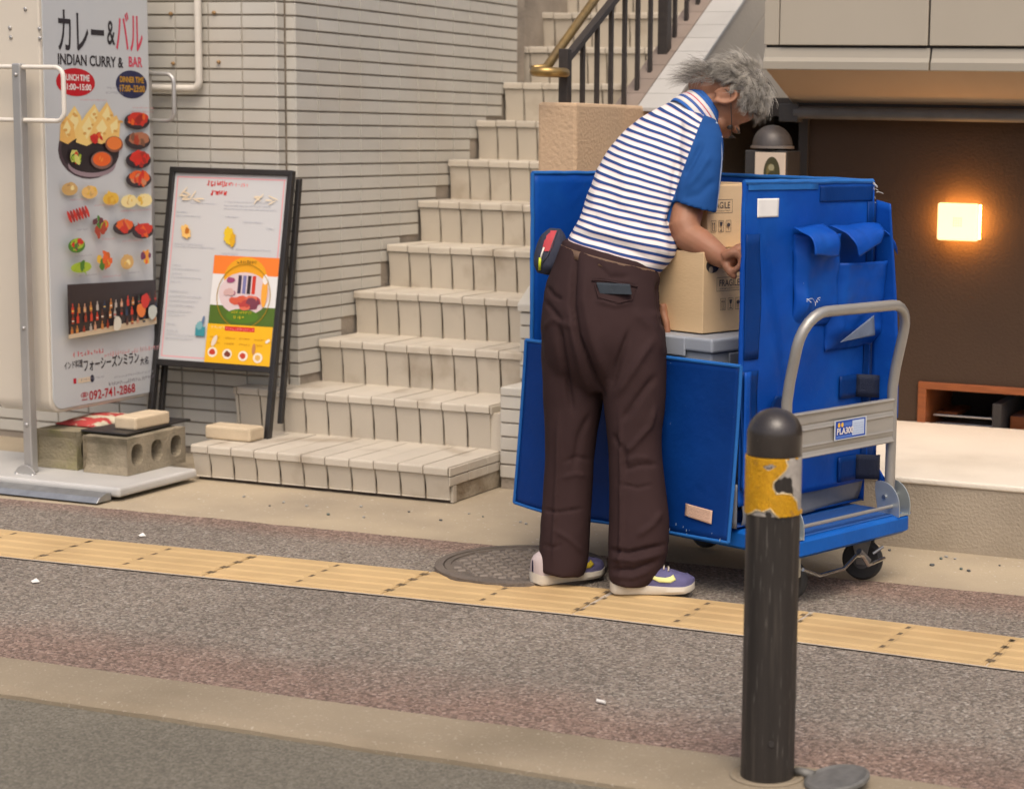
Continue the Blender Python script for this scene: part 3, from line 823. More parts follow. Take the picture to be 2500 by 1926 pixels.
# ------------------------------------------------------------------ manhole cover
mc = on_z(1112, 1207, .01); MR = .262
mh = thing('manhole_cover', 'round patterned iron manhole cover beside the yellow guide strip', 'manhole cover', (mc[0], mc[1], 0))
M_MAN = material('cast_iron', (.13, .108, .088), .62, metal=.1, var=.2, vscale=18, bump=.35, bscale=140, col2=(.15, .12, .09), c2scale=7, c2lo=.45, c2hi=.7)
M_MANR = material('manhole_collar', (.135, .11, .088), .9, var=.2, vscale=14, bump=.6, bscale=120)
c0 = (mc[0], mc[1], 0)
MB().lathe([(MR + .005, .001), (MR + .004, .0190), (MR - .022, .0205), (MR - .024, .010)], c=c0, n=64).build('collar', M_MANR, mh, smooth='auto')
MB().lathe([(MR - .025, .002), (MR - .026, .0180), (MR - .045, .0185), (MR - .046, .0150), (.001, .0150)], c=c0, n=64).build('lid', M_MAN, mh, smooth='auto')
pt = MB(); s_ = .031
for i in range(-9, 10):
    for j in range(-9, 10):
        x, y = i * s_, j * s_
        if math.hypot(x, y) > MR - .062: continue
        a = math.radians(35 if (i + j) % 2 else -35)
        Mx = Matrix.Translation((c0[0] + x, c0[1] + y, 0)) @ Matrix.Rotation(a, 4, 'Z')
        lo, hi = (-.0125, -.0052), (.0125, .0052)
        v = [(lo[0], lo[1], .0150), (hi[0], lo[1], .0150), (hi[0], hi[1], .0150), (lo[0], hi[1], .0150), (lo[0] + .002, lo[1] + .002, .0200), (hi[0] - .002, lo[1] + .002, .0200), (hi[0] - .002, hi[1] - .002, .0200), (lo[0] + .002, hi[1] - .002, .0200)]
        pt.add([Mx @ Vector(q) for q in v], [(4, 5, 6, 7), (0, 1, 5, 4), (1, 2, 6, 5), (2, 3, 7, 6), (3, 0, 4, 7)])
tag(pt.build('tread_pattern', material('worn_iron', (.19, .158, .128), .6, var=.2, vscale=20), mh), kind='stuff')

# ------------------------------------------------------------------ litter and pebbles
M_PAPER = material('white_paper', (.72, .70, .65), .8)
bt = on_z(1282, 1496, .006)
tag(MB().tube([bt + (-.012, .003, .001), bt + (.012, -.003, .001)], .0042, 8).build('cigarette_butt', M_PAPER, smooth='auto', origin=tuple(bt)), 'white cigarette butt lying on the reddish pavement left of the bollard', 'cigarette butt')
for (x, y, s, lab) in ((303, 1143, .013, 'small white paper scrap between the yellow strip and the first step'), (75, 1241, .014, 'small white paper scrap in front of the yellow strip at the left')):
    p = on_z(x, y, .004); m = MB(); c = [(p[0] + s * math.cos(a) * q, p[1] + s * math.sin(a) * q, .004 + h) for a, q, h in ((.3, 1, .002), (1.9, .7, .010), (3.3, 1., .003), (4.8, .8, .001))]
    m.quad(*c); o = m.build('paper_scrap', M_PAPER, origin=tuple(p)); tag(o, lab, 'paper')
    sm = o.modifiers.new('thick', 'SOLIDIFY'); sm.thickness = .0012
pm = []
for k in range(3):
    m = MB(); r_ = random.Random(k)
    m.ell((0, 0, .003), (.0075, .0055, .004), n=10)
    me = m.mesh('pebble'); me.materials.append(material('pebble_%d' % k, [(.07, .075, .075), (.32, .31, .28), (.10, .13, .11)][k], .4))
    me.polygons.foreach_set('use_smooth', [True] * len(me.polygons)); pm.append(me)
spots = [(1897, 1172, 0), (2007, 1190, 2), (2018, 1186, 1), (2037, 1190, 1), (1988, 1204, 0), (2050, 1212, 2), (2132, 1204, 0), (1880, 1153, 0), (2066, 1216, 0),
         (575, 1077, 0), (605, 1070, 1), (654, 1078, 1), (770, 1079, 1), (776, 1102, 1), (872, 1090, 0), (1000, 1094, 1), (1030, 1100, 2), (1110, 1112, 1), (1122, 1116, 1), (940, 1108, 0), (700, 1096, 2), (520, 1058, 1)]
for k, (x, y, t) in enumerate(spots):
    p = on_z(x, y, 0); s = RND.uniform(.6, 1.25)
    o = bpy.data.objects.new('pebble', pm[t]); COL.objects.link(o)
    o.location = (p[0], p[1], -.004); o.rotation_euler = (0, 0, RND.uniform(0, 3)); o.scale = (s, s, s)
    right = x > 1500
    tag(o, 'tiny pebble on the concrete strip right of the trolley wheel' if right else 'tiny pebble on the concrete strip below the lowest stair step', 'pebble',
        'pebbles right of the trolley' if right else 'pebbles below the stairs')

# ================================================================== lightbox sign at the left
LX0, LX1, LY0, LY1, LZ0, LZ1 = -5.165, -4.912, 5.752, 6.372, .262, 2.06
sg = thing('lightbox_sign', 'tall double sided curry restaurant lightbox sign on an aluminium stand', 'sign', (-5.0, 5.95, 0))
M_SIGN = material('sign_housing', (.60, .545, .45), .42, var=.04, vscale=3)
M_FACE = material('sign_face', (.53, .545, .545), .35, var=.03, vscale=2)
M_ALU = material('aluminium', (.46, .45, .425), .38, metal=.55, var=.06, vscale=10)
def rrect(y0, y1, z0, z1, r, n=6):
    P = []
    for (cy, cz, a0) in ((y1 - r, z1 - r, 0), (y0 + r, z1 - r, 90), (y0 + r, z0 + r, 180), (y1 - r, z0 + r, 270)):
        for k in range(n + 1):
            a = math.radians(a0 + 90 * k / n); P.append((cy + r * math.cos(a), cz + r * math.sin(a)))
    return P
rr = rrect(LY0, LY1, LZ0, LZ1, .055)
MB().prism([(LX0, y, z) for y, z in rr], (LX1 - LX0 - .004, 0, 0)).build('housing', M_SIGN, sg, bevel=.006, smooth='auto')
rr2 = rrect(LY0 + .014, LY1 - .010, LZ0 + .014, LZ1 - .014, .048)
MB().prism([(LX1 - .004, y, z) for y, z in rr2], (.0045, 0, 0)).build('printed_face', M_FACE, sg, bevel=.001)
for (x, y) in ((55, 20), (22, 60), (85, 62), (24, 80), (86, 82)):
    p = on_y(x, y, LY0); MB().lathe([(.006, 0), (.008, .003), (.004, .006)], n=10, M=Matrix.Rotation(math.pi / 2, 4, 'X'), c=p).build('screw', M_ALU, sg, smooth=True)
PXX = on_y(45, 300, 5.69)[0]
pst = MB().box((PXX - .0185, 5.672, .05), (PXX + .0185, 5.708, on_y(45, 136, 5.69)[2])).build('post', M_ALU, sg, bevel=.005, seg=3)
for y in (160, 700, 905):
    p = on_y(52, y, 5.672); MB().lathe([(.007, 0), (.007, .004), (.003, .007)], n=10, M=Matrix.Rotation(math.pi / 2, 4, 'X'), c=(PXX + .002, 5.672, p[2])).build('bolt', M_ALU, pst, smooth=True)
MB().box((PXX - .0185, 6.385, .05), (PXX + .0185, 6.42, on_y(45, 136, 5.69)[2])).build('post', M_ALU, sg, bevel=.005)
def handle(Y, sgn, zhi, zlo, ext):
    x0 = PXX + sgn * .018; x1 = x0 + sgn * ext; r = .035
    P = [(x0, Y, zhi), (x1 - sgn * r, Y, zhi)] + [(x1 - sgn * r + sgn * r * math.sin(a), Y, zhi - r + r * math.cos(a)) for a in np.linspace(.3, 1.57, 5)]
    P += [(x1 - sgn * r + sgn * r * math.cos(a), Y, zlo + r - r * math.sin(a)) for a in np.linspace(0, 1.57, 6)] + [(x0, Y, zlo)]
    MB().tube(P, .0085, 10).build('side_handle', M_WHITE if Y < 6 else M_ALU, sg, smooth='auto')
zh, zl = on_y(100, 144, 5.69)[2], on_y(100, 258, 5.69)[2]
ext = on_y(136, 200, 5.69)[0] - PXX - .018
handle(5.69, 1, zh, zl, ext); handle(5.69, -1, zh, zl, ext)
zh2, zl2 = on_y(340, 158, 6.40)[2], on_y(340, 258, 6.40)[2]
handle(6.40, 1, zh2, zl2, on_y(371, 200, 6.40)[0] - PXX - .018)
# stand: painted plate, metal channel, rounded brackets
M_PLATE = material('stand_plate', (.50, .49, .46), .45, var=.08, vscale=6, bump=.1, bscale=50)
MB().box((-5.45, 5.585, .012), (-4.478, 6.04, .048)).build('stand_plate', M_PLATE, sg, bevel=.012, seg=3)
pc0, pc1 = on_z(-60, 1040, .03), on_z(176, 1066, .03)
MB().prism([(-5.3, 5.50, .004), (-5.3, 5.58, .004), (-5.3, 5.58, .03), (-5.3, 5.555, .034), (-5.3, 5.52, .022)], (pc1[0] + 5.3, 0, 0)).build('channel', M_GALV, sg, bevel=.002)
br = [(PXX + .052 * math.cos(a), 5.655, .030 + .052 * math.sin(a)) for a in np.linspace(0, math.pi, 14)]
MB().prism(br, (0, .008, 0)).build('bracket', M_ALU, sg, bevel=.001)
for dx in (-.036, .036): MB().lathe([(.009, 0), (.009, .005), (.004, .008)], n=10, M=Matrix.Rotation(math.pi / 2, 4, 'X'), c=(PXX + dx, 5.655, .045)).build('bolt', M_ALU, sg, smooth=True)
# small sticker and a dim neighbour at the very left edge
stp = on_y(4, 440, 6.1)
tag(MB().box((stp[0] - .06, 6.098, stp[2] - .05), (stp[0] + .008, 6.10, stp[2] + .04)).build('sticker', material('sticker_paper', (.6, .6, .58), .5), sg), None)
MB().box((stp[0] - .06, 6.0975, stp[2] - .008), (stp[0] + .0075, 6.0978, stp[2] + .014)).build('sticker_band', material('sticker_yellow', (.75, .5, .02), .5), sg)
# ---- print on the face: board coordinates (u along +Y, w up)
BO = np.array([LX1 + .0008, 0, 0]); EU, EW, EN = (0, 1, 0), (0, 0, 1), (1, 0, 0)
def bf(x, y):
    p = on_x(x, y, LX1); return p[1], p[2]
K = lin(42, 36, 40); RED = lin(178, 12, 30); PINK = lin(205, 60, 85)
M_INK = material('ink_black', K, .5); M_RINK = material('ink_red', RED, .5); M_PINK = material('ink_pink', PINK, .5); M_WINK = material('ink_white', (.75, .7, .66), .5); M_YINK = material('ink_gold', lin(190, 140, 30), .5)
def stext(body, x0, y0, x1, y1, mat, bold=0.0, nm='lettering', fit=True):
    """text between two lower corners given in the picture, y1 = top row at its left end"""
    u0, w0 = bf(x0, y0); u1, _ = bf(x1, y0); _, wt = bf(x0, y1)
    return text_obj(nm, body, BO + np.array([0, u0, w0]), EU, EW, EN, wt - w0, mat, sg, width=(u1 - u0) if fit else None, bold=bold)
stext('カレー', 124, 108, 222, 20, M_INK, .012); stext('&', 228, 96, 245, 44, M_INK, .01); stext('バル', 247, 108, 304, 24, M_PINK, .01)
stext('INDIAN CURRY &', 123, 138, 262, 114, M_INK, .022); stext('BAR', 274, 143, 303, 121, M_PINK, .02)
pf = Flat(BO, EU, EW, EN); rg = random.Random(3)
def E_(x, y, rx, ry, col, **k):
    """ellipse given in picture pixels"""
    u, w = bf(x, y); ua, _ = bf(x + rx, y); _, wb = bf(x, y - ry)
    return pf.ell(u, w, ua - u, wb - w, col, **k)
E_(161, 176, 41, 30, lin(185, 8, 28)); E_(280, 181, 33, 30, lin(30, 34, 72))
def dish(x, y, rx, ry, cols, bowl=None, n=9):
    if bowl: E_(x, y + ry * .15, rx, ry * .85, bowl); E_(x + rx * .1, y - ry * .1, rx * .8, ry * .65, cols[0], jit=.1, rng=rg)
    for k in range(n):
        a, q = rg.uniform(0, 6.28), rg.uniform(0, .62)
        E_(x + rx * q * math.cos(a), y + ry * q * math.sin(a), rx * rg.uniform(.18, .42), ry * rg.uniform(.18, .42), cols[k % len(cols)], n=9, jit=.25, rng=rg, rot=rg.uniform(0, 3))
NA_, CR, OR, BR, GR, LG, DK = lin(235, 200, 120), lin(235, 215, 150), lin(225, 95, 30), lin(165, 60, 35), lin(70, 120, 35), lin(160, 185, 50), lin(45, 35, 40)
RD = lin(200, 45, 30); TN = lin(205, 165, 100); YL = lin(225, 180, 60); PU = lin(110, 45, 80)
# big platter with naan bread
E_(190, 320, 64, 62, lin(70, 55, 60)); E_(192, 318, 60, 57, lin(40, 30, 34)); E_(196, 352, 50, 26, lin(150, 130, 135)); E_(196, 343, 50, 26, lin(38, 28, 30))
for (tx, ty, bx0, bx1, by) in ((158, 226, 134, 176, 292), (140, 248, 126, 160, 300), (200, 222, 168, 216, 290), (186, 240, 160, 206, 304), (226, 218, 196, 244, 290), (246, 246, 206, 252, 300), (214, 246, 190, 238, 300)):
    sh = lambda q: bf(*q)
    pf.poly([sh((tx, ty)), sh(((tx + bx0) / 2 - 5, (ty + by) / 2 - 8)), sh((bx0, by)), sh(((bx0 + bx1) / 2, by + 8)), sh((bx1, by - 4)), sh(((tx + bx1) / 2 + 5, (ty + by) / 2 - 10))], rg.choice([NA_, lin(232, 190, 110), lin(228, 178, 96)]))
    pf.poly([sh((tx + 2, ty + 8)), sh(((tx + bx0) / 2, (ty + by) / 2)), sh(((bx0 + bx1) / 2, by - 6)), sh(((tx + bx1) / 2, (ty + by) / 2))], CR)
    for q_ in range(3): E_(tx + rg.uniform(-8, 10), (ty + by) / 2 + rg.uniform(-16, 18), 4, 3, lin(212, 160, 80), n=7, jit=.3, rng=rg)
dish(200, 298, 24, 22, [RD, lin(190, 35, 30), OR], None, 8); E_(214, 342, 23, 19, lin(120, 90, 80)); E_(214, 340, 19, 15, OR); dish(214, 340, 12, 10, [lin(235, 130, 50), OR], None, 5)
E_(240, 308, 19, 17, lin(130, 80, 60)); E_(240, 306, 16, 14, lin(225, 120, 50)); dish(158, 336, 24, 22, [LG, lin(205, 205, 110), GR, RD], None, 10)
for (x, y, c) in ((288, 256, [RD, lin(150, 30, 25), OR]), (289, 298, [lin(170, 110, 80), lin(120, 80, 60), BR]), (290, 339, [RD, lin(210, 40, 30), lin(160, 40, 30)]), (290, 380, [OR, lin(200, 130, 90), RD])):
    dish(x, y, 27, 21, c, DK, 9)
for (x, y, c) in ((142, 401, [TN, lin(180, 140, 90), CR]), (184, 408, [lin(230, 185, 105), YL, TN]), (229, 422, [YL, lin(215, 160, 40)]), (267, 427, [CR, YL, TN]), (299, 425, [CR, YL])):
    dish(x, y, 17, 16, c, c[0], 7)
for k in range(7): E_(139 + k * 6.2, 463 - k * 2, 3.2, 15, (RD, lin(150, 45, 45))[k % 2], n=8, rot=.5)
dish(204, 482, 24, 25, [BR, GR, OR, lin(95, 40, 50), LG, BR, GR], None, 13); dish(254, 482, 23, 19, [OR, lin(220, 120, 50), RD], DK, 9); dish(294, 490, 23, 19, [RD, OR, lin(190, 30, 30)], DK, 9)
dish(152, 521, 18, 18, [LG, YL, PU, GR, RD], GR, 10); dish(161, 568, 22, 13, [LG, GR, lin(150, 180, 40)], LG, 8); dish(212, 556, 24, 24, [OR, lin(200, 95, 25), GR, YL, OR], None, 12)
dish(258, 556, 14, 18, [TN, CR, YL], TN, 7); dish(296, 548, 15, 24, [lin(225, 150, 50), YL, PU, OR], None, 9)
# bottle shelf photograph
u0, w0 = bf(132, 722); u1, w1 = bf(318, 596); _, w1b = bf(318, 596)
_, wl = bf(132, 606); _, wr0 = bf(318, 690)
pf.poly([(u0, w0), (u1, wr0), (u1, w1), (u0, wl)], lin(48, 40, 42))
pf.poly([(u0, w0), (u1, wr0), (u1, wr0 + .028), (u0, w0 + .016)], lin(200, 180, 150))
for rw in range(3):
    for k in range(15):
        t = (k + .5 + rg.uniform(-.2, .2)) / 15; uu = u0 + (u1 - u0) * t; base = w0 + (wr0 - w0) * t + .016 + rw * .038; hb = rg.uniform(.030, .046) * (1 if rw else .8)
        c = rg.choice([lin(150, 55, 35), lin(190, 120, 60), lin(60, 70, 60), lin(200, 60, 40), lin(180, 170, 160), lin(90, 50, 40), lin(40, 55, 80), lin(200, 150, 120)])
        top_ = min(base + hb, w1 - .006)
        if top_ - base < .012: continue
        pf.rect(uu - .007, base, uu + .007, base + (top_ - base) * .62, c); pf.rect(uu - .0028, base + (top_ - base) * .62, uu + .0028, top_, c)
        if rg.random() < .6: pf.rect(uu - .006, base + .008, uu + .006, base + (top_ - base) * .35, rg.choice([lin(220, 210, 190), lin(230, 190, 90), lin(190, 50, 40)]))
for (x, y, c) in ((280, 660, lin(225, 120, 50)), (290, 640, lin(200, 45, 35)), (305, 665, lin(190, 195, 185)), (230, 690, lin(210, 205, 190))):
    E_(x, y, 9, 16, c, n=10, jit=.15, rng=rg)
LGREY = lin(150, 150, 158); LPNK = lin(205, 150, 152)
def sline(x0, y0, x1, h, col):
    u0_, w0_ = bf(x0, y0); u1_, _ = bf(x1, y0); _, w2_ = bf(x0, y0 - h); pf.scribble(u0_, w0_, u1_, w2_ - w0_, col, rg)
for (x0, y0, x1, h, c) in ((206, 190, 240, 6, LGREY), (204, 200, 240, 6, LGREY), (150, 215, 205, 5, LPNK), (262, 232, 308, 5, LPNK), (258, 240, 308, 5, LPNK), (128, 428, 165, 5, LPNK), (180, 440, 225, 5, LPNK),
                         (236, 452, 300, 5, LPNK), (140, 492, 165, 5, LGREY), (196, 512, 226, 5, LPNK), (240, 516, 282, 5, LPNK), (138, 548, 172, 5, LGREY), (146, 590, 186, 5, LGREY), (196, 592, 236, 5, LPNK), (250, 584, 275, 5, LGREY),
                         (134, 762, 200, 13, lin(205, 90, 95)), (200, 762, 316, 12, LPNK), (150, 812, 200, 6, LGREY), (222, 806, 305, 6, LGREY), (210, 822, 306, 9, lin(110, 105, 115))):
    sline(x0, y0, x1, h, c)
pf.build('printed_pictures', sg)
stext('LUNCH TIME', 136, 172, 190, 158, M_WINK, .03); stext('11:00~15:00', 136, 192, 194, 178, M_WINK, .03)
stext('DINNER TIME', 255, 176, 306, 163, M_YINK, .03); stext('17:00~23:00', 255, 196, 308, 181, M_YINK, .03)
stext('インド料理', 136, 789, 176, 772, M_INK, .01); stext('フォーシーズンミラン', 178, 793, 296, 766, M_INK, .015); stext('大名', 298, 779, 316, 762, M_INK, .01)
stext('☎', 172, 856, 188, 838, M_RINK, .015); stext('092-741-2868', 190, 854, 288, 834, M_RINK, .012)
pl = Flat(BO, EU, EW, EN); pl.h = .0006
u, w = bf(156, 812); pl.rect(u, w - .012, u + .016, w + .008, lin(185, 10, 45)); u, w = bf(166, 812); pl.rect(u, w - .010, u + .088, w + .008, lin(215, 195, 165)); u, w = bf(196, 807); pl.ell(u, w, .012, .014, lin(35, 35, 60))
pl.build('small_logo', sg)

# ------------------------------------------------------------------ weights on the stand
M_BLOCK = material('weathered_block', (.29, .245, .17), .95, var=.2, vscale=12, bump=.9, bscale=90, bdist=.006, col2=(.18, .155, .10), c2scale=9, c2lo=.5, c2hi=.7)
M_MOSS = material('mossy_block', (.24, .205, .13), .95, var=.2, vscale=12, bump=.9, bscale=90, bdist=.006, col2=(.20, .185, .08), c2scale=9, c2lo=.5, c2hi=.66)
def cinder(label, X0, Y0, z0, w, l, h, mat, holes=3, skew=0.0):
    t = thing('concrete_block', label, 'concrete block', (X0 + w / 2, Y0 + l / 2, z0), 0.0, 'concrete blocks weighing down the sign stand')
    # solid with through holes in X: built from webs and rounded hole linings
    m = MB(); pitch = l / holes; hw, hh = pitch * .30, h * .30; cz = h * .52
    n = 16
    for k in range(holes):
        cy = pitch * (k + .5)
        outer = []
        for q in range(n):
            a = 2 * math.pi * q / n; c, s = math.cos(a), math.sin(a); sc = 1 / max(abs(c), abs(s))
            outer.append((cy + c * sc * pitch / 2, (cz if True else 0) + (s * sc * (h - cz) if s > 0 else s * sc * cz)))
        inner = [(cy + hw * math.copysign(abs(math.cos(2 * math.pi * q / n)) ** .8, math.cos(2 * math.pi * q / n)), cz + hh * math.copysign(abs(math.sin(2 * math.pi * q / n)) ** .8, math.sin(2 * math.pi * q / n))) for q in range(n)]
        for q in range(n):
            p = (q + 1) % n
            for x in (0, w): m.quad((x, *outer[q]), (x, *outer[p]), (x, *inner[p]), (x, *inner[q]))
            m.quad((0, *inner[q]), (0, *inner[p]), (w, *inner[p]), (w, *inner[q]))
    m.quad((0, 0, 0), (w, 0, 0), (w, l, 0), (0, l, 0)); m.quad((0, 0, h), (w, 0, h), (w, l, h), (0, l, h))
    # concave ends
    for y, sg_ in ((0, 1), (l, -1)):
        pr_ = [(0, 0), (0.0, .0), (.016, h * .2), (.020, h * .5), (.016, h * .8), (0, h)]
        for (ya, za), (yb, zb) in zip(pr_, pr_[1:]):
            if zb > za: m.quad((0, y + sg_ * ya, za), (w, y + sg_ * ya, za), (w, y + sg_ * yb, zb), (0, y + sg_ * yb, zb))
    m.v = [(x + X0, y + Y0, z + z0) for x, y, z in m.v]
    o = m.build('block', mat, t, bevel=.004); return t
cinder('grey hollow concrete block with three holes under the black tray', -4.800, 5.786, .049, .200, .345, .138, M_BLOCK)
cinder('mossy hollow concrete block below the lightbox sign', -5.03, 5.800, .049, .19, .36, .145, M_MOSS)
# red and white cloth strap bag on the mossy block
rbag = MB(); 
for k in range(12):
    pass
gx = np.linspace(-5.02, -4.83, 10); gy = np.linspace(5.90, 6.18, 12)
rings = [[(x, y, .197 + .026 * max(0, math.sin(math.pi * i / 9)) ** .5 * max(0, math.sin(math.pi * j / 11)) ** .5 + .004 * noise.noise(Vector((x * 40, y * 40, 0)))) for i, x in enumerate(gx)] for j, y in enumerate(gy)]
rbag.loft(rings, cap=False, closed=False)
M_BAG = material('red_white_bag', (.42, .05, .045), .8, var=.2, vscale=30, col2=(.55, .50, .36), c2scale=14, c2lo=.50, c2hi=.56)
o = rbag.build('rag_bag', M_BAG, smooth=True, origin=(-4.92, 6.04, .195)); tag(o, 'crumpled red and pale sandbag on the mossy block', 'sandbag')
so = o.modifiers.new('thick', 'SOLIDIFY'); so.thickness = .004; so.offset = -1
A_, B_, C_ = on_z(172, 920, .194), on_z(270, 929, .194), on_z(407, 897, .194)
D_ = A_ + C_ - B_
tray = MB().prism([A_, B_, C_, D_], (0, 0, .007))
tag(tray.build('black_tray', material('black_plastic', (.025, .023, .022), .45, var=.1, vscale=20), bevel=.002, origin=tuple((A_ + C_) / 2)), 'thin black tray lying on the hollow block under a brick', 'tray')
M_BRK = material('sand_brick', (.56, .455, .31), .85, var=.1, vscale=14, bump=.4, bscale=120, bdist=.003)
def brick(label, P, sx, sy, sz, rz):
    M = Matrix.Translation(Vector(P)) @ Matrix.Rotation(rz, 4, 'Z')
    o = MB().box((-sx, 0, 0), (0, sy, sz), M).build('brick', M_BRK, bevel=.010, seg=4, origin=tuple(P)); tag(o, label, 'brick')
brick('sand coloured brick resting on the black tray', on_z(290, 919, .201), .100, .205, .050, .0)
brick('sand coloured brick lying on the lowest stair step below the menu board', on_z(533, 944, .1355), .208, .098, .054, .0)

# ================================================================== black framed menu board leaning on the wall
MX0, MX1 = -4.915, -4.337
mo = np.array([MX0, 6.355, .384]); mtop = np.array([MX0, 6.497, 1.170])
ey = (mtop - mo); MHt = float(np.linalg.norm(ey)); ey /= MHt; ex = np.array([1., 0, 0]); en = np.cross(ex, ey)
MW = MX1 - MX0
mb_ = thing('menu_board', 'black framed stand-up menu board with white and yellow posters', 'menu board', (-4.62, 6.40, .1))
M_FRM = material('black_frame', (.022, .020, .019), .38, var=.2, vscale=20)
def mp(u, w, n=0.0): return mo + ex * u + ey * w + en * n
def fbar(name, a, b, wd, n0, n1, par=mb_, mt=M_FRM):
    """bar along a-b (board u,w), half width wd, from depth n0 to n1"""
    a, b = np.array(a, float), np.array(b, float); d = (b - a) / np.linalg.norm(b - a); p = np.array([-d[1], d[0]]) * wd
    poly = [mp(*(a + p), n0), mp(*(a - p), n0), mp(*(b - p), n0), mp(*(b + p), n0)]
    return MB().prism(poly, en * (n1 - n0)).build(name, mt, par, bevel=.004, seg=3)
t = .0115
fbar('side_rail', (t, -.29), (t, MHt - .02), t, -.014, .014); fbar('side_rail', (MW - t, -.262), (MW - t, MHt - .02), t, -.014, .014)
fbar('top_rail', (.0, MHt - t), (MW, MHt - t), t, -.0138, .0142); fbar('bottom_rail', (2 * t, .013), (MW - 2 * t, .013), .013, -.0135, .0135)
MB().prism([mp(2 * t, .02, -.006), mp(MW - 2 * t, .02, -.006), mp(MW - 2 * t, MHt - 2 * t, -.006), mp(2 * t, MHt - 2 * t, -.006)], en * .006).build('backing_panel', M_FRM, mb_)
# rear leg frame, half folded
def rp(u, w): p = mp(u, w, -.02); return p + np.array([0, .008 + .020 * (1 - w / MHt), 0])
for u_ in (t, MW - t + .010):
    MB().prism([rp(u_ - .010, -.20), rp(u_ + .010, -.20), rp(u_ + .010, MHt - .03), rp(u_ - .010, MHt - .03)], (0, .022, 0)).build('rear_leg', M_FRM, mb_, bevel=.003)
fm = Flat(mo + en * .0005, ex, ey, en); rg = random.Random(11)
WH = lin(198, 199, 199); PK = lin(225, 160, 165)
u0_, u1_, w0_, w1_ = 2 * t, MW - 2 * t, .026, MHt - 2 * t
fm.rect(u0_, w0_, u1_, w1_, WH)
def FU(f): return u0_ + (u1_ - u0_) * f
def FV(f): return w0_ + (w1_ - w0_) * f
for (a, b, c, d) in ((.02, .015, .98, .021), (.02, .975, .98, .982), (.02, .015, .030, .982), (.962, .47, .972, .982)): fm.rect(FU(a), FV(b), FU(c), FV(d), PK)
GY = lin(178, 180, 190); R1 = lin(205, 35, 30)
def mtext_scr(f0, g, f1, hgt, col): fm.scribble(FU(f0), FV(g), FU(f1), hgt, col, rg)
mtext_scr(.29, .932, .48, .026, R1); mtext_scr(.30, .934, .47, .024, R1); mtext_scr(.49, .935, .64, .018, lin(225, 140, 140)); mtext_scr(.33, .885, .49, .024, R1); mtext_scr(.34, .886, .48, .022, R1)
for (f0, g, f1) in ((.16, .835, .40), (.46, .85, .86), (.46, .83, .86), (.46, .812, .92), (.04, .785, .14), (.04, .765, .26), (.48, .77, .60), (.64, .745, .82), (.85, .715, .92), (.05, .60, .42), (.05, .615, .30), (.48, .575, .62), (.60, .60, .9),
                   (.05, .50, .12), (.05, .48, .30), (.05, .455, .14), (.05, .435, .32), (.05, .41, .13), (.05, .36, .20), (.05, .335, .34), (.05, .31, .30), (.05, .285, .28), (.05, .255, .26), (.05, .235, .2), (.05, .185, .13), (.05, .15, .16), (.05, .13, .3), (.05, .11, .3)):
    mtext_scr(f0, g, f1, .008, GY)
for k in range(9):
    a = rg.uniform(-.6, 1.2); fm.ell(FU(.15 + rg.uniform(-.06, .1)), FV(.875 + rg.uniform(-.03, .03)), .022, .003, lin(232, 212, 180), n=8, rot=a); fm.ell(FU(.80 + rg.uniform(-.06, .1)), FV(.875 + rg.uniform(-.02, .02)), .02, .0025, lin(232, 215, 185), n=8, rot=a)
fm.ell(FU(.15), FV(.685), .022, .03, lin(235, 190, 110), jit=.2, rng=rg, rot=.5); fm.ell(FU(.16), FV(.69), .010, .014, lin(185, 110, 30), jit=.2, rng=rg)
fm.ell(FU(.53), FV(.675), .020, .034, lin(225, 190, 40), jit=.2, rng=rg, rot=.1); fm.ell(FU(.57), FV(.655), .013, .026, lin(215, 165, 30), jit=.2, rng=rg)
fm.rect(FU(.315), FV(.135), FU(.40), FV(.185), lin(60, 140, 150)); fm.ell(FU(.375), FV(.215), .006, .022, lin(95, 120, 150), rot=-.2); fm.ell(FU(.345), FV(.19), .015, .016, lin(120, 170, 175), jit=.2, rng=rg)
# second poster: orange, white and green with a round picture, yellow menu below
a, b = .425, .995
fm.rect(FU(a), FV(.205), FU(b), FV(.565), lin(222, 222, 220)); fm.rect(FU(a), FV(.47), FU(b), FV(.568), lin(235, 125, 45)); fm.rect(FU(a), FV(.205), FU(b), FV(.305), lin(78, 105, 35))
cu, cw = FU(.715), FV(.385)
fm.ell(cu, cw + .05, .10, .085, lin(228, 160, 25)); fm.ell(cu, cw - .01, .118, .085, lin(215, 195, 195)); fm.ell(cu, cw - .098, .075, .028, lin(80, 120, 30))
for k in range(4): fm.rect(cu - .032 + k * .022, cw - .01, cu - .016 + k * .022, cw + .062, (lin(60, 50, 70), lin(120, 120, 165), lin(50, 40, 45), lin(200, 55, 35))[k])
for k in range(12): fm.ell(cu + rg.uniform(-.055, .06), cw - .045 + rg.uniform(-.02, .02), .026, .015, (lin(205, 90, 65), lin(215, 110, 85), lin(180, 65, 60), lin(120, 60, 75))[k % 4], n=9, jit=.2, rng=rg)
for k in range(6): fm.ell(cu - .075 + rg.uniform(-.02, .03), cw + rg.uniform(-.01, .05), .016, .012, (lin(150, 70, 110), lin(205, 170, 165))[k % 2], n=9, jit=.2, rng=rg)
fm.ell(cu + .095, cw + .0, .014, .06, lin(235, 165, 60)); fm.ell(cu + .095, cw + .05, .012, .02, lin(230, 225, 220))
fm.ring(cu, cw - .02, .125, .128, .003, lin(170, 130, 20))
mtext_scr(.63, .528, .80, .016, lin(85, 75, 25)); mtext_scr(.62, .265, .80, .014, lin(195, 180, 40)); mtext_scr(.64, .235, .74, .016, lin(195, 180, 40))
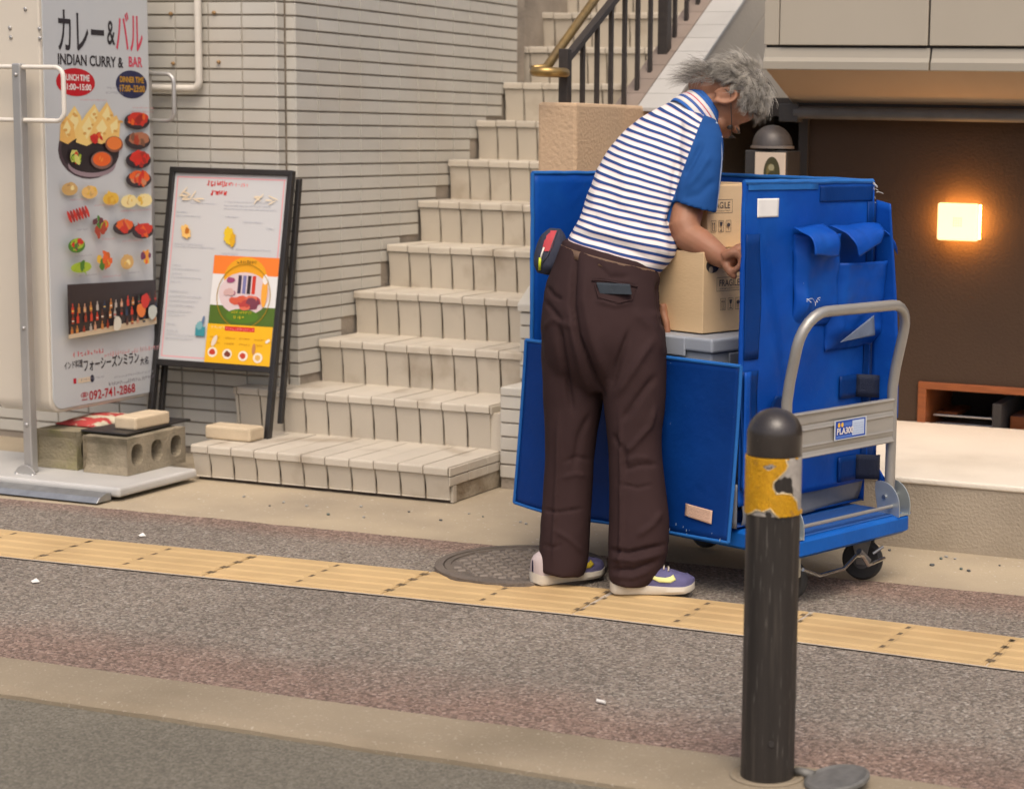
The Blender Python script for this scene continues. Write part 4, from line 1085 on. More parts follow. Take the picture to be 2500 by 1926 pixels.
fm.rect(FU(a), FV(.0), FU(b), FV(.205), lin(235, 180, 25)); fm.rect(FU(.58), FV(.172), FU(.84), FV(.196), lin(205, 35, 35)); mtext_scr(.59, .176, .83, .012, lin(235, 150, 140)); mtext_scr(.46, .180, .57, .012, lin(235, 220, 180))
for (f, g, c) in ((.49, .055, lin(190, 60, 40)), (.62, .05, lin(120, 60, 40)), (.76, .045, lin(190, 65, 40)), (.89, .04, lin(220, 175, 90))):
    fm.ell(FU(f), FV(g), .022, .020, lin(235, 225, 205)); fm.ell(FU(f), FV(g), .014, .012, c, jit=.2, rng=rg)
for k in range(8): mtext_scr(.46 + .13 * (k % 4), .10 + .03 * (k // 4), .54 + .13 * (k % 4), .008, lin(170, 110, 30))
fm.ell(FU(.50), FV(.115), .010, .024, lin(225, 210, 190), rot=-.4); fm.ell(FU(.85), FV(.085), .008, .022, lin(190, 130, 80)); fm.ell(FU(.965), FV(.13), .012, .006, lin(230, 225, 215), rot=.6)
fm.build('posters', mb_)
# feet bars
MB().box((MX0 - .004, 6.30, .105), (MX0 + .030, 6.43, .122)).build('foot', M_FRM, mb_, bevel=.003)

# ================================================================== hand trolley with the blue fabric crate
TO, TA = np.array([-2.0683, 5.5318, 0.0]), math.radians(-19.5)
TX = np.array([math.cos(TA), math.sin(TA), 0]); TY = np.array([-math.sin(TA), math.cos(TA), 0])
def tl(P): d = np.asarray(P) - TO; return np.array([d @ TX, d @ TY, P[2]])
def tw(x, y, z): return TO + TX * x + TY * y + np.array([0, 0, z])
def lx(x, y, X):
    d = ray(x, y); return tl(CAM + d * (((TO - CAM) @ TX + X) / (d @ TX)))
def ly(x, y, Y):
    d = ray(x, y); return tl(CAM + d * (((TO - CAM) @ TY + Y) / (d @ TY)))
tr_ = thing('hand_trolley', 'blue platform hand trolley with a grey tube handle and casters', 'trolley', tuple(TO), TA)
M_DECK = material('blue_deck', (.005, .095, .40), .42, spec=.2, var=.12, vscale=8, bump=.08, bscale=60, col2=(.008, .11, .42), c2scale=5, c2lo=.5, c2hi=.8)
M_GTUBE = material('grey_tube', (.36, .345, .315), .40, metal=.5, var=.08, vscale=12)
M_CHR = material('chrome_wire', (.62, .62, .60), .22, metal=1.0)
def rpoly(x0, x1, y0, y1, r, n=6):
    P = []
    for (cx, cy, a0) in ((x1 - r, y1 - r, 0), (x0 + r, y1 - r, 90), (x0 + r, y0 + r, 180), (x1 - r, y0 + r, 270)):
        P += [(cx + r * math.cos(math.radians(a0 + 90 * k / n)), cy + r * math.sin(math.radians(a0 + 90 * k / n))) for k in range(n + 1)]
    return P
DX0, DX1, DY0, DY1, DZ0, DZ1 = -.44, .452, -.305, .275, .150, .208
m = MB(); base = rpoly(DX0, DX1, DY0, DY1, .035)
prof = [(0.012, DZ0), (0.0, DZ0 + .010), (0.0, DZ1 - .010), (.006, DZ1 - .003), (.014, DZ1)]
rings = []
cxm, cym = (DX0 + DX1) / 2, (DY0 + DY1) / 2
for ins, z in prof:
    rings.append([(cxm + (x - cxm) * (1 - ins / (DX1 - cxm)), cym + (y - cym) * (1 - ins / (DY1 - cym)), z) for x, y in base])
m.loft(rings).build('deck', M_DECK, tr_, smooth='auto', local=True)
MB().box((DX1 - .20, DY0 + .03, DZ1), (DX1 - .02, DY1 - .03, DZ1 + .004)).build('deck_mat', material('deck_mat', (.015, .085, .30), .7, bump=.3, bscale=160), tr_, local=True, bevel=.002)
M_RUB = material('black_rubber', (.03, .029, .028), .7, var=.2, vscale=30)
M_HUB = material('wheel_hub', (.12, .12, .125), .5)
M_CASTER = material('caster_steel', (.30, .30, .30), .4, metal=.8, var=.15, vscale=20)
for (cx, cy, sw) in ((.345, .165, .35), (.345, -.205, .2), (-.30, .165, .0), (-.30, -.205, .1)):
    Mw = Matrix.Translation((cx, cy, .064)) @ Matrix.Rotation(sw, 4, 'Z') @ Matrix.Rotation(math.pi / 2, 4, 'X')
    wh = MB().lathe([(.040, -.016), (.056, -.017), (.063, -.010), (.064, 0), (.063, .010), (.056, .017), (.040, .016)], n=32, M=Mw).build('wheel', M_RUB, tr_, smooth='auto', local=True)
    MB().lathe([(.002, -.019), (.018, -.019), (.040, -.012), (.040, .012), (.018, .019), (.002, .019)], n=24, M=Mw).build('hub', M_HUB, wh, smooth='auto', local=True)
    Mf = Matrix.Translation((cx, cy, 0)) @ Matrix.Rotation(sw, 4, 'Z')
    f = MB()
    for s in (-1, 1): f.prism([Mf @ Vector(p) for p in ((-.030, s * .024, .136), (.034, s * .024, .136), (.014, s * .024, .052), (-.012, s * .024, .052))], Mf.to_3x3() @ Vector((0, s * .003, 0)))
    f.box((-.045, -.042, .136), (.045, .042, .141), Mf); f.box((-.05, -.05, .142), (.05, .05, .150), Mf)
    f.build('caster_fork', M_CASTER, tr_, local=True, bevel=.001)
MB().box((.25, -.24, .10), (.30, .08, .149)).build('brake_housing', material('dark_steel', (.10, .10, .10), .5, metal=.5), tr_, local=True, bevel=.003)
MB().box((.36, -.27, .08), (.41, -.22, .148)).build('brake_block', material('ivory_plastic', (.50, .45, .33), .6), tr_, local=True, bevel=.006)
pb = [lx(1712, 1214, .43), lx(1748, 1227, .43), lx(1800, 1212, .43), lx(1825, 1185, .43), lx(1840, 1186, .42), lx(1852, 1205, .42), lx(1886, 1190, .42)]
pb = [np.array([p[0], p[1], max(.02, p[2])]) for p in pb]
MB().tube(pb, .0058, 8).build('brake_pedal', M_CHR, tr_, smooth='auto', local=True)
MB().tube([lx(1832, 1175, .40), lx(1852, 1196, .40)], .010, 8).build('brake_spring', M_CASTER, tr_, smooth='auto', local=True)
MB().tube([lx(1862, 1180, .40), lx(1884, 1165, .42)], .005, 8).build('brake_lever', M_CASTER, tr_, smooth='auto', local=True)
# handle: bent grey tube
HY0, HY1 = -.292, .222
zc_ = .858
hp = []
def arc(c, r, a0, a1, f, n=7): return [f(c[0] + r * math.cos(a), c[1] + r * math.sin(a)) for a in np.linspace(a0, a1, n)]
def hx(z): return .398 + (.055 * max(0, (z - .62)) / .24)
leg = lambda y: [(hx(z), y, z) for z in (.225, .35, .50, .60, .66, .72, zc_ - .095)]
hp = leg(HY0)[:-1] + [(hx(z), y, z) for (y, z) in arc((HY0 + .10, zc_ - .10), .10, math.pi, math.pi / 2, lambda a, b: (a, b))]
hp += [(hx(zc_), (HY0 + HY1) / 2, zc_)] + [(hx(z), y, z) for (y, z) in arc((HY1 - .085, zc_ - .085), .085, math.pi / 2, 0, lambda a, b: (a, b))] + leg(HY1)[:-1][::-1]
MB().tube(hp, .0162, 16).build('handle_tube', M_GTUBE, tr_, smooth='auto', local=True)
# ribbed aluminium cross panel between the handle legs
pz0, pz1 = .432, .566
prof = []
zz = np.linspace(pz0, pz1, 40)
for z in zz:
    f = (z - pz0) / (pz1 - pz0); d = .0
    for c, w_, h_ in ((.03, .03, .006), (.14, .02, -.004), (.26, .02, .003), (.62, .022, .004), (.72, .02, -.003), (.97, .03, .006)):
        d += h_ * math.exp(-((f - c) / w_) ** 2)
    prof.append((.412 + d, z))
rings = [[(x, y, z) for x, z in prof] + [(.398, y, pz1), (.398, y, pz0)] for y in np.linspace(HY0 + .012, HY1 - .012, 3)]
pn = MB().loft(rings).build('cross_panel', material('panel_aluminium', (.40, .385, .35), .42, metal=.45, var=.06, vscale=8, stretch=(1, 1, 5)), tr_, smooth='auto', local=True)
# label on the panel
la0, la1 = lx(1776, 934, .414), lx(1846, 889, .414)
lf = Flat((.4185, 0, 0), (0, 1, 0), (0, 0, 1), (1, 0, 0))
y0, y1 = la0[1], la1[1]; zc0 = (pz0 + pz1) / 2
w_, h_ = y1 - y0, .060
def lrect(a, b, c, d, col): lf.rect(y0 + a * w_, zc0 + (b - .5) * h_, y0 + c * w_, zc0 + (d - .5) * h_, col)
lrect(0, 0, 1, 1, lin(190, 195, 195)); lrect(.04, .05, .96, .95, lin(20, 70, 165)); lrect(.55, .14, .92, .88, lin(190, 205, 225)); lrect(.30, .66, .53, .84, lin(70, 110, 190)); lrect(.06, .10, .54, .22, lin(80, 120, 200))
lf.ell(y0 + .14 * w_, zc0 + .25 * h_, .006, .007, lin(235, 185, 70)); lf.ell(y0 + .24 * w_, zc0 + .25 * h_, .006, .007, lin(235, 185, 70))
rg = random.Random(5)
for k in range(5): lf.scribble(y0 + .58 * w_, zc0 + (.2 + .12 * k - .5) * h_, y0 + .9 * w_, .004, lin(140, 160, 195), rg)
lf.v = [tuple(tw(*p)) for p in lf.v]; lf.n = TX
lf.build('label', pn)
text_obj('lettering', 'PLA300', tw(.4185, y0 + .06 * w_, zc0 - .22 * h_), TY, (0, 0, 1), TX, .020, M_WINK, pn, width=.50 * w_, bold=.03, lift=.0035)
# hinge brackets, rod
M_BRKT = material('zinc_bracket', (.50, .55, .56), .35, metal=.75, var=.1, vscale=20)
for (yy, s) in ((HY1 + .03, 1), (HY0 - .03, -1)):
    P = [(.375, .205), (.455, .205)] + [(.385 + .07 * math.cos(a), .235 + .075 * math.sin(a)) for a in np.linspace(.0, 1.9, 9)] + [(.36, .28)]
    br_ = MB().prism([(x, yy, z) for x, z in P], (0, .004 * s, 0)); br_.prism([(x, yy - s * .055, z) for x, z in P], (0, .004 * s, 0)); br_.box((.365, min(yy, yy - s * .055), .2055), (.45, max(yy, yy - s * .055), .2105))
    b_ = br_.build('hinge_bracket', M_BRKT, tr_, local=True, bevel=.001)
    MB().tube([(.398, yy - s * .06, .262), (.398, yy + s * .01, .262)], .0075, 10).build('pivot', M_CHR, b_, smooth='auto', local=True)
    MB().tube([(.375 + .006 * math.cos(t), yy + s * .012 + .0, .235 + .012 * t / 6.28 + .006 * math.sin(t)) for t in np.linspace(0, 25, 60)], .0018, 5).build('spring', M_CHR, b_, local=True)
MB().tube([(.425, HY0, .236), (.425, HY1, .236)], .0062, 10).build('lock_rod', M_GTUBE, tr_, smooth='auto', local=True)

# ------------------------------------------------------------------ fabric crate
CX0, CX1, CY0, CY1, CZ0, CZ1 = -.628, .240, -.312, .303, .214, 1.218
cr = thing('fabric_crate', 'blue fabric delivery crate with an open front standing on the trolley', 'crate', tuple(tw(0, 0, CZ0)), TA)
ORG[cr] = Matrix.Translation(Vector(TO)) @ Matrix.Rotation(TA, 4, 'Z')
cr.location = tuple(TO)
def nylon(name, col, col2=None, rough=.47, scuff=True):
    return material(name, col, rough, spec=.16, var=.12, vscale=5, bump=.45, bscale=26, bdist=.005, col2=col2, c2scale=4, c2lo=.48, c2hi=.8,
                    col3=(.25, .34, .50) if scuff else None, c3scale=150, c3lo=.76, c3hi=.80)
M_BLUE = nylon('blue_nylon', (.004, .062, .345), (.010, .105, .44))
M_BLUE2 = nylon('dark_blue_nylon', (.002, .034, .17), scuff=False)
M_BLUE3 = nylon('pale_blue_binding', (.022, .135, .42), scuff=True)
M_NAVY = material('navy_webbing', (.005, .011, .035), .7, bump=.3, bscale=300)
M_GREY = material('grey_vinyl', (.135, .145, .165), .40, var=.1, vscale=6, bump=.15, bscale=30, bdist=.004)
def sheet(name, fn, nu, nv, mat, parent=cr, thick=.004, amp=.003, sc=5.0, seed=0.0, smooth=True, edge=True, subs=0):
    """cloth sheet from fn(u,v)->local xyz with soft wrinkles along its normal"""
    G = np.array([[fn(i / nu, j / nv) for i in range(nu + 1)] for j in range(nv + 1)], float)
    n = np.cross(G[0, -1] - G[0, 0], G[-1, 0] - G[0, 0]); n /= np.linalg.norm(n) + 1e-9
    if amp:
        for j in range(nv + 1):
            for i in range(nu + 1):
                p = G[j, i]; q = noise.noise(Vector(p * sc) + Vector((seed, seed * .7, 0))) + .45 * noise.noise(Vector(p * sc * 2.6) + Vector((seed, 0, seed)))
                u, v = i / nu, j / nv; w = min(1, 6 * min(u, 1 - u), 6 * min(v, 1 - v)) if edge else 1
                G[j, i] = p + n * amp * q * max(.15, w)
    mb = MB().loft([list(r) for r in G], cap=False, closed=False)
    o = mb.build(name, mat, parent, smooth=smooth, local=True)
    s = o.modifiers.new('thick', 'SOLIDIFY'); s.thickness = thick; s.offset = 0
    return o
def plane(o, a, b): o, a, b = (np.array(q, float) for q in (o, a, b)); return lambda u, v: o + a * u + b * v
W_, D_, H_ = CX1 - CX0, CY1 - CY0, CZ1 - CZ0
def fold_end(u, v):
    """handle-end wall with diagonal pull folds"""
    p = np.array([CX1, CY0 + D_ * u, CZ0 + .065 + (H_ - .065) * v])
    p[0] += .014 * math.exp(-(((u - .22) + .35 * (v - .45)) / .07) ** 2) * math.exp(-((v - .5) / .28) ** 2) - .011 * math.exp(-(((u - .34) + .35 * (v - .45)) / .06) ** 2) * math.exp(-((v - .5) / .3) ** 2)
    p[0] += .006 * math.exp(-((u - .62) / .08) ** 2) * math.exp(-((v - .2) / .15) ** 2)
    w = max(.1, min(1, 6 * min(u, 1 - u), 6 * min(v, 1 - v))); p[0] += .008 * w * (noise.noise(Vector(p * 5.5)) + .45 * noise.noise(Vector(p * 14)))
    return p
ep = sheet('end_panel', fold_end, 44, 54, M_BLUE, amp=0)
sheet('side_panel', plane((CX0, CY0, CZ0), (0, D_, 0), (0, 0, H_)), 20, 30, M_BLUE, amp=.003)
sheet('back_panel', plane((CX0, CY1, CZ0), (W_, 0, 0), (0, 0, H_)), 24, 30, M_BLUE, amp=.003)
sheet('base_panel', plane((CX0, CY0, CZ0 + .004), (W_, 0, 0), (0, D_, 0)), 10, 10, M_BLUE2, amp=0)
def apron(u, v):
    x = CX0 - .012 + (.252 - CX0 + .012) * u - .014 * u * (1 - v); z = .168 + (.692 - .168) * v
    y = CY0 - .012 - .020 * (1 - v) ** 1.5 - .012 * math.sin(u * 9) * (1 - v) ** 2
    return np.array([x - .030 * (1 - v) * (1 - u), y, z - .010 * (1 - v) * math.sin(u * 5)])
M_APR = nylon('shaded_apron_nylon', (.002, .034, .185), (.003, .042, .21))  # darker copy of the crate blue: the person's shadow put into the colour
ap = sheet('front_apron', apron, 40, 24, M_APR, amp=.004, sc=5, seed=3)
# side strip that folds round the corner onto the end wall
sheet('apron_tab', lambda u, v: np.array([CX1 + .014 + .006 * math.sin(v * 6), CY0 - .006 + .072 * u, .330 + .345 * v]), 6, 20, M_BLUE2, amp=.003, seed=7)
sheet('tab_border', lambda u, v: np.array([CX1 + .020, CY0 - .004 + .028 * u, .325 + .35 * v]), 3, 20, M_BLUE, amp=.002, seed=9)
sheet('grey_skirt', lambda u, v: np.array([CX1 - .004 + .014 * math.sin(u * 5 + v * 3) * (1 - v), CY0 + .02 + (D_ - .03) * u, CZ0 + .002 + .085 * v + .02 * u * v]), 24, 8, M_GREY, amp=.006, sc=9, seed=2)
sheet('grey_corner', lambda u, v: np.array([CX1 - .09 * (1 - u), CY0 - .004, CZ0 + .0 + .13 * v]), 6, 6, M_GREY, amp=.002, seed=5)
# bindings along the edges
def edge(name, pts, r=.0065, mat=M_BLUE3): return MB().tube(pts, r, 8).build(name, mat, cr, smooth='auto', local=True)
def wave(a, b, n=24, amp=.0025, seed=0):
    a, b = np.array(a, float), np.array(b, float); return [a + (b - a) * t + np.array([noise.noise(Vector((t * 9, seed, k * 3.1))) for k in range(3)]) * amp for t in np.linspace(0, 1, n)]
e_ = .003
edge('binding', wave((CX1, CY0, CZ1), (CX1, CY1, CZ1), seed=1), .0075); edge('binding', wave((CX0, CY0, CZ1), (CX0, CY1, CZ1), seed=2)); edge('binding', wave((CX0, CY1, CZ1), (CX1, CY1, CZ1), seed=3))
edge('binding', wave((CX1, CY0, CZ0 + .47), (CX1, CY0, CZ1), seed=4), .0065, M_BLUE); edge('binding', wave((CX1, CY1, CZ0 + .07), (CX1, CY1, CZ1), seed=5), .0075, M_BLUE); edge('binding', wave((CX0, CY0, CZ0 + .47), (CX0, CY0, CZ1), seed=6))
edge('binding', [apron(u, 1.0) for u in np.linspace(0, 1, 20)], .0060); edge('binding', [apron(u, 0.0) for u in np.linspace(0, 1, 30)], .0055); edge('binding', [apron(0, v) for v in np.linspace(0, 1, 16)], .0065); edge('binding', [apron(1, v) for v in np.linspace(0, 1, 16)], .0055)
# hook-and-loop strips, patches and sticker
def patch(name, x0, y0, x1, y1, mat, off=.006, amp=.0, thick=.002, n=10):
    """rectangle on the end wall between two picture corners"""
    a, b = lx(x0, y0, CX1), lx(x1, y1, CX1); c = lx(x1, y0, CX1)
    ya, yb = a[1], b[1]; za, zb = a[2], b[2]
    def f(u, v):
        uu = (ya + (yb - ya) * u - CY0) / D_; vv = (zb + (za - zb) * v - CZ0 - .065) / (H_ - .065)
        p = fold_end(uu, vv); p[0] += off * .65; return p
    return sheet(name, f, n, n, mat, amp=amp, thick=thick)
patch('hook_strip', 1589, 500, 1613, 765, M_BLUE2, .007, n=12); patch('hook_strip', 1748, 398, 1862, 428, M_BLUE2, .007); patch('seam_strip', 1594, 392, 1743, 404, M_BLUE3, .006)
M_WPAP = material('white_label', (.82, .81, .77), .6, var=.03, vscale=20)
patch('paper_label', 1614, 424, 1659, 463, M_WPAP, .0052, .0, .0008)
patch('side_binding', 1848, 430, 1864, 1000, M_BLUE2, .009, n=16)
# pockets: bellows boxes sagging open
def pocket(name, x0, y0, x1, y1, dep, mat, seed):
    a, b = lx(x0, y0, CX1), lx(x1, y1, CX1)
    ya, yb, zb, za = a[1], b[1], b[2], a[2]
    def f(u, v):
        e = min(1, 7 * u, 7 * (1 - u)) * min(1, 5 * v)
        x = CX1 + .004 + dep * e * (.55 + .45 * v) + .010 * math.sin(7 * u + 3 * v + seed) * (1 - v) * e
        return np.array([x, ya + (yb - ya) * u, zb + (za - zb) * v])
    return sheet(name, f, 30, 28, mat, amp=.009, sc=12, seed=seed, edge=False)
pk = pocket('pocket', 1692, 500, 1772, 690, .045, M_BLUE, 1.0); pk2 = pocket('pocket', 1760, 560, 1868, 735, .060, M_BLUE, 2.2)
# clear vinyl worn corner on the lower pocket
M_WORN = material('worn_nylon', (.15, .19, .27), .55, var=.2, vscale=14, bump=.2, bscale=40)
a, b, c = lx(1792, 730, CX1 + .066), lx(1866, 715, CX1 + .066), lx(1864, 672, CX1 + .066)
sheet('worn_corner', lambda u, v: a + (b - a) * u + (c - b) * v * u, 8, 8, M_WORN, amp=.003, sc=14, thick=.0012)
# flaps thrown open over the pockets
def flap(name, P, sag, seed, mat=M_BLUE, lift=.05):
    """four corners in picture px with distance beyond the end wall"""
    Q = [lx(x, y, CX1 + d) for x, y, d in P]
    def f(u, v):
        p = (Q[0] * (1 - u) + Q[1] * u) * (1 - v) + (Q[3] * (1 - u) + Q[2] * u) * v
        p = np.array(p); p[0] += lift * math.sin(math.pi * min(1, v)) * .5; p[2] += sag * math.sin(math.pi * v); return p
    return sheet(name, f, 16, 18, mat, amp=.007, sc=13, seed=seed, edge=False)
flap('pocket_flap', [(1692, 487, .01), (1755, 478, .01), (1788, 548, .075), (1738, 545, .095)], .012, 1)
flap('pocket_flap', [(1768, 482, .012), (1862, 476, .012), (1878, 518, .085), (1832, 548, .10)], .012, 2)
flap('flap_tongue', [(1862, 478, .02), (1870, 490, .03), (1914, 543, .07), (1905, 528, .07)], .004, 3)
MB().tube([lx(1836, 512, CX1 + .075), lx(1846, 513, CX1 + .078), lx(1852, 506, CX1 + .074)], .0012, 5).build('loose_thread', M_NAVY, cr, local=True)
# webbing loops
def loop(x0, y0, x1, y1, seed):
    a, b = lx(x0, y0, CX1), lx(x1, y1, CX1); ya, yb = a[1], b[1]; z1_, z0_ = a[2], b[2]; z1r, z0r = z1_ + .006, z0_ + .006
    sheet('webbing_base', lambda u, v: np.array([CX1 + .010, ya + (yb - ya) * .45 * u, z0_ + (z1_ - z0_) * v]), 6, 4, M_BLUE2, amp=.001)
    sheet('webbing_loop', lambda u, v: np.array([CX1 + .010 + .040 * math.sin(math.pi * min(1, u * 1.05)), ya + (yb - ya) * (.42 + .58 * u), z0_ + (z1_ - z0_) * v - .016 * u ** 2]), 12, 4, M_NAVY, amp=.001)
loop(1786, 802, 1866, 838, 1); loop(1783, 975, 1868, 1010, 2)
sheet('tab', lambda u, v: np.array([CX1 + .012 + .02 * v, lx(1636, 880, CX1)[1] + .055 * u + .03 * (1 - v) * (u - .5), lx(1636, 882, CX1)[2] + .055 * v]), 5, 5, M_BLUE2, amp=.002)
# door leaf of the far side, left open beyond the end wall
sheet('side_door', lambda u, v: np.array([CX1 + .012 + (.060 + .045 * (1 - v)) * u, CY1 + .008 + .012 * math.sin(4 * v) * u, .500 + (.66) * v - .01 * u]), 8, 28, M_BLUE, amp=.004, seed=6)
sheet('hanging_corner', lambda u, v: np.array([CX1 + .02 + .15 * u * (1 - v * .8), CY1 + .02, .33 - .135 * u * (1 - .2 * v) + .06 * v * (1 - u)]), 6, 6, M_BLUE, amp=.003, seed=8)
# frayed corner threads
th_ = MB()
for k in range(26):
    p = np.array([CX1 + RND.uniform(-.004, .01), CY1 + RND.uniform(-.01, .014), CZ1 - abs(RND.gauss(0, .03))])
    if k > 16: p = lx(1730 + RND.uniform(-14, 14), 640 + RND.uniform(-4, 4), CX1 + .05)
    d = np.array([RND.uniform(-.2, 1), RND.uniform(-.4, 1), RND.uniform(-.8, .5)]) * .016
    th_.tube([p, p + d * .5, p + d + (0, 0, -.002)], .0008, 4)
tag(th_.build('frayed_threads', material('thread_white', (.6, .6, .58), .8), cr, local=True), kind='stuff')
# taped paper on the apron
pa = ly(1473, 1071, CY0 - .02); pb2 = ly(1525, 1113, CY0 - .03)
def taped(u, v):
    x = pa[0] + (pb2[0] - pa[0]) * u; z = pa[2] + (pb2[2] - pa[2]) * (v + .16 * u * (1 - v) - .18 * (1 - u) * v * .8 + .10 * u * v)
    vv = (z - .168) / (.692 - .168); uu = (x - CX0) / W_
    return np.array([x, apron(uu, vv)[1] - .009, z])
sheet('taped_paper', taped, 10, 10, material('pink_kraft', (.56, .37, .265), .8, var=.05, vscale=60, bump=.3, bscale=200), amp=.001, thick=.0012)
# scuffs along the lower hem
sc_ = MB()
for k in range(16):
    u = RND.uniform(.55, .99); v = abs(RND.gauss(0, .05)); p = apron(u, v) + (0, -.0085, 0); s = RND.uniform(.003, .010)
    sc_.quad(p, p + (s * .35, 0, .001), p + (s * .45, 0, s), p + (s * .1, 0, s * .9))
tag(sc_.build('hem_scuffs', material('scuff_pale', (.30, .40, .55), .7), cr, local=True), kind='stuff')

# ------------------------------------------------------------------ load inside the crate
M_CARD = material('cardboard', (.70, .50, .28), .78, var=.05, vscale=6, bump=.08, bscale=60, stretch=(1, 1, 3))
M_CINK = material('carton_ink', (.07, .06, .055), .7)
def carton(name, label, x0, x1, y0, y1, z0, z1):
    t = thing(name, label, 'box', tuple(tw((x0 + x1) / 2, (y0 + y1) / 2, z0)), TA, 'cardboard cartons in the blue crate')
    cx, cy = (x0 + x1) / 2, (y0 + y1) / 2
    ORG[t] = Matrix.Translation(Vector(TO)) @ Matrix.Rotation(TA, 4, 'Z'); M = ORG[t].copy()
    real = Matrix.Translation(Vector(tw(cx, cy, z0))) @ Matrix.Rotation(TA, 4, 'Z'); ORG[t] = real
    o = MB().box((x0 - cx, y0 - cy, 0), (x1 - cx, y1 - cy, z1 - z0)).build('carton_body', M_CARD, t, local=True, bevel=.0025, seg=2)
    MB().box((x0 - cx + .002, -.022, z1 - z0 - .001), (x1 - cx - .002, .022, z1 - z0 + .0006)).build('packing_tape', material('brown_tape', (.45, .31, .17), .3), t, local=True)
    return t
ca_c = ly(1498, 712, -.205)
Xe = ca_c[0]; z_a = ca_c[2]; z_b = ly(1498, 538, -.205)[2]
c1 = carton('carton', 'cardboard carton printed FRAGILE, the lower one right of the person', Xe - .36, Xe, -.205, .16, z_a, z_b)
Xu = ly(1509, 450, -.085)[0]
c2 = carton('carton', 'cardboard carton printed FRAGILE, stacked on top near the crate rim', Xu - .36, Xu, -.085, .27, z_b + .002, ly(1530, 396, -.085)[2])
def frag(t, X, x0, y0, x1, y1, icons, nm):
    """printed frame with FRAGILE and handling marks on the end of a carton"""
    a, b = lx(x0, y0, X), lx(x1, y1, X)      # lower left, upper right (picture)
    yy0, yy1 = a[1], a[1] + .118; zz0 = a[2]; zz1 = zz0 + .042
    f = Flat(tw(X, 0, 0), TY, (0, 0, 1), TX); c = M_CINK.node_tree.nodes['RGB'].outputs[0].default_value[:3]; tt = .0012
    for q in ((yy0, zz0, yy1, zz0 + tt), (yy0, zz1 - tt, yy1, zz1), (yy0, zz0, yy0 + tt, zz1), (yy1 - tt, zz0, yy1, zz1)): f.rect(*q, c)
    f.scribble(yy0 + .012, zz0 + .005, yy1 - .012, .005, c, random.Random(2))
    for k in range(3):
        u0_ = yy0 + .018 + k * .034; w1__ = zz0 - .022; w0__ = w1__ - .036; wd = .024
        for q in ((u0_, w0__, u0_ + wd, w0__ + tt), (u0_, w1__ - tt, u0_ + wd, w1__), (u0_, w0__, u0_ + tt, w1__), (u0_ + wd - tt, w0__, u0_ + wd, w1__)): f.rect(*q, c)
        if k == 0:
            for s in (.006, .0145):
                f.rect(u0_ + s, w0__ + .006, u0_ + s + .0022, w1__ - .010, c); f.poly([(u0_ + s - .0025, w1__ - .011), (u0_ + s + .0047, w1__ - .011), (u0_ + s + .0011, w1__ - .005)], c)
            f.rect(u0_ + .004, w0__ + .004, u0_ + wd - .004, w0__ + .0052, c)
        elif k == 1:
            f.poly([(u0_ + .005, w1__ - .005), (u0_ + wd - .005, w1__ - .005), (u0_ + wd - .008, w1__ - .017), (u0_ + .008, w1__ - .017)], c); f.rect(u0_ + wd / 2 - .001, w0__ + .005, u0_ + wd / 2 + .001, w1__ - .016, c); f.rect(u0_ + .006, w0__ + .004, u0_ + wd - .006, w0__ + .006, c)
        else:
            f.ell(u0_ + wd / 2, w1__ - .014, .008, .006, c); f.rect(u0_ + wd / 2 - .0008, w0__ + .006, u0_ + wd / 2 + .0008, w1__ - .012, c)
    f.build('handling_marks', t)
    text_obj('lettering', 'FRAGILE', tw(X, yy0 + .012, zz0 + .0145), TY, (0, 0, 1), TX, .020, M_CINK, t, width=.094, bold=.006)
frag(c1, Xe, 1528, 622, 1585, 592, 2, 'a'); frag(c2, Xu, 1508, 456, 1580, 432, 3, 'b')
# dark rounded print near the hand
f = Flat(tw(Xe, 0, 0), TY, (0, 0, 1), TX); p_ = lx(1520, 567, Xe); f.ell(p_[1], p_[2], .030, .022, (.05, .045, .04)); f.ell(p_[1] - .008, p_[2] - .012, .010, .010, (.45, .36, .25)); f.build('round_mark', c1)
M_CONT = material('grey_container', (.33, .36, .40), .45, var=.06, vscale=10)
kx0, kx1, ky0, ky1, kz1 = -.575, .085, -.262, .28, z_a - .003
kc = thing('plastic_container', 'grey plastic folding container under the cartons', 'container', tuple(tw((kx0 + kx1) / 2, (ky0 + ky1) / 2, CZ0 + .01)), TA)
o_ = ((kx0 + kx1) / 2, (ky0 + ky1) / 2, CZ0 + .01)
def kbox(a, b, nm, mat=M_CONT, **k): return MB().box(tuple(np.array(a) - o_), tuple(np.array(b) - o_)).build(nm, mat, kc, local=True, **k)
kbox((kx0, ky0, CZ0 + .010), (kx1, ky1, kz1 - .045), 'body', bevel=.006)
kbox((kx0 - .012, ky0 - .012, kz1 - .044), (kx1 + .012, ky1 + .012, kz1 - .001), 'rim', bevel=.008, seg=3)
kbox((kx1 - .20, ky0 - .020, kz1 - .060), (kx1 - .09, ky0 - .012, kz1 - .004), 'latch', bevel=.004)
kbox((kx1 + .0125, ky0 + .06, kz1 - .090), (kx1 + .020, ky0 + .16, kz1 - .046), 'end_latch', material('dark_grey_latch', (.14, .155, .175), .45), bevel=.004)
kbox((kx1 + .0122, ky0 + .2, kz1 - .038), (kx1 + .018, ky0 + .36, kz1 - .010), 'end_latch', bevel=.003)

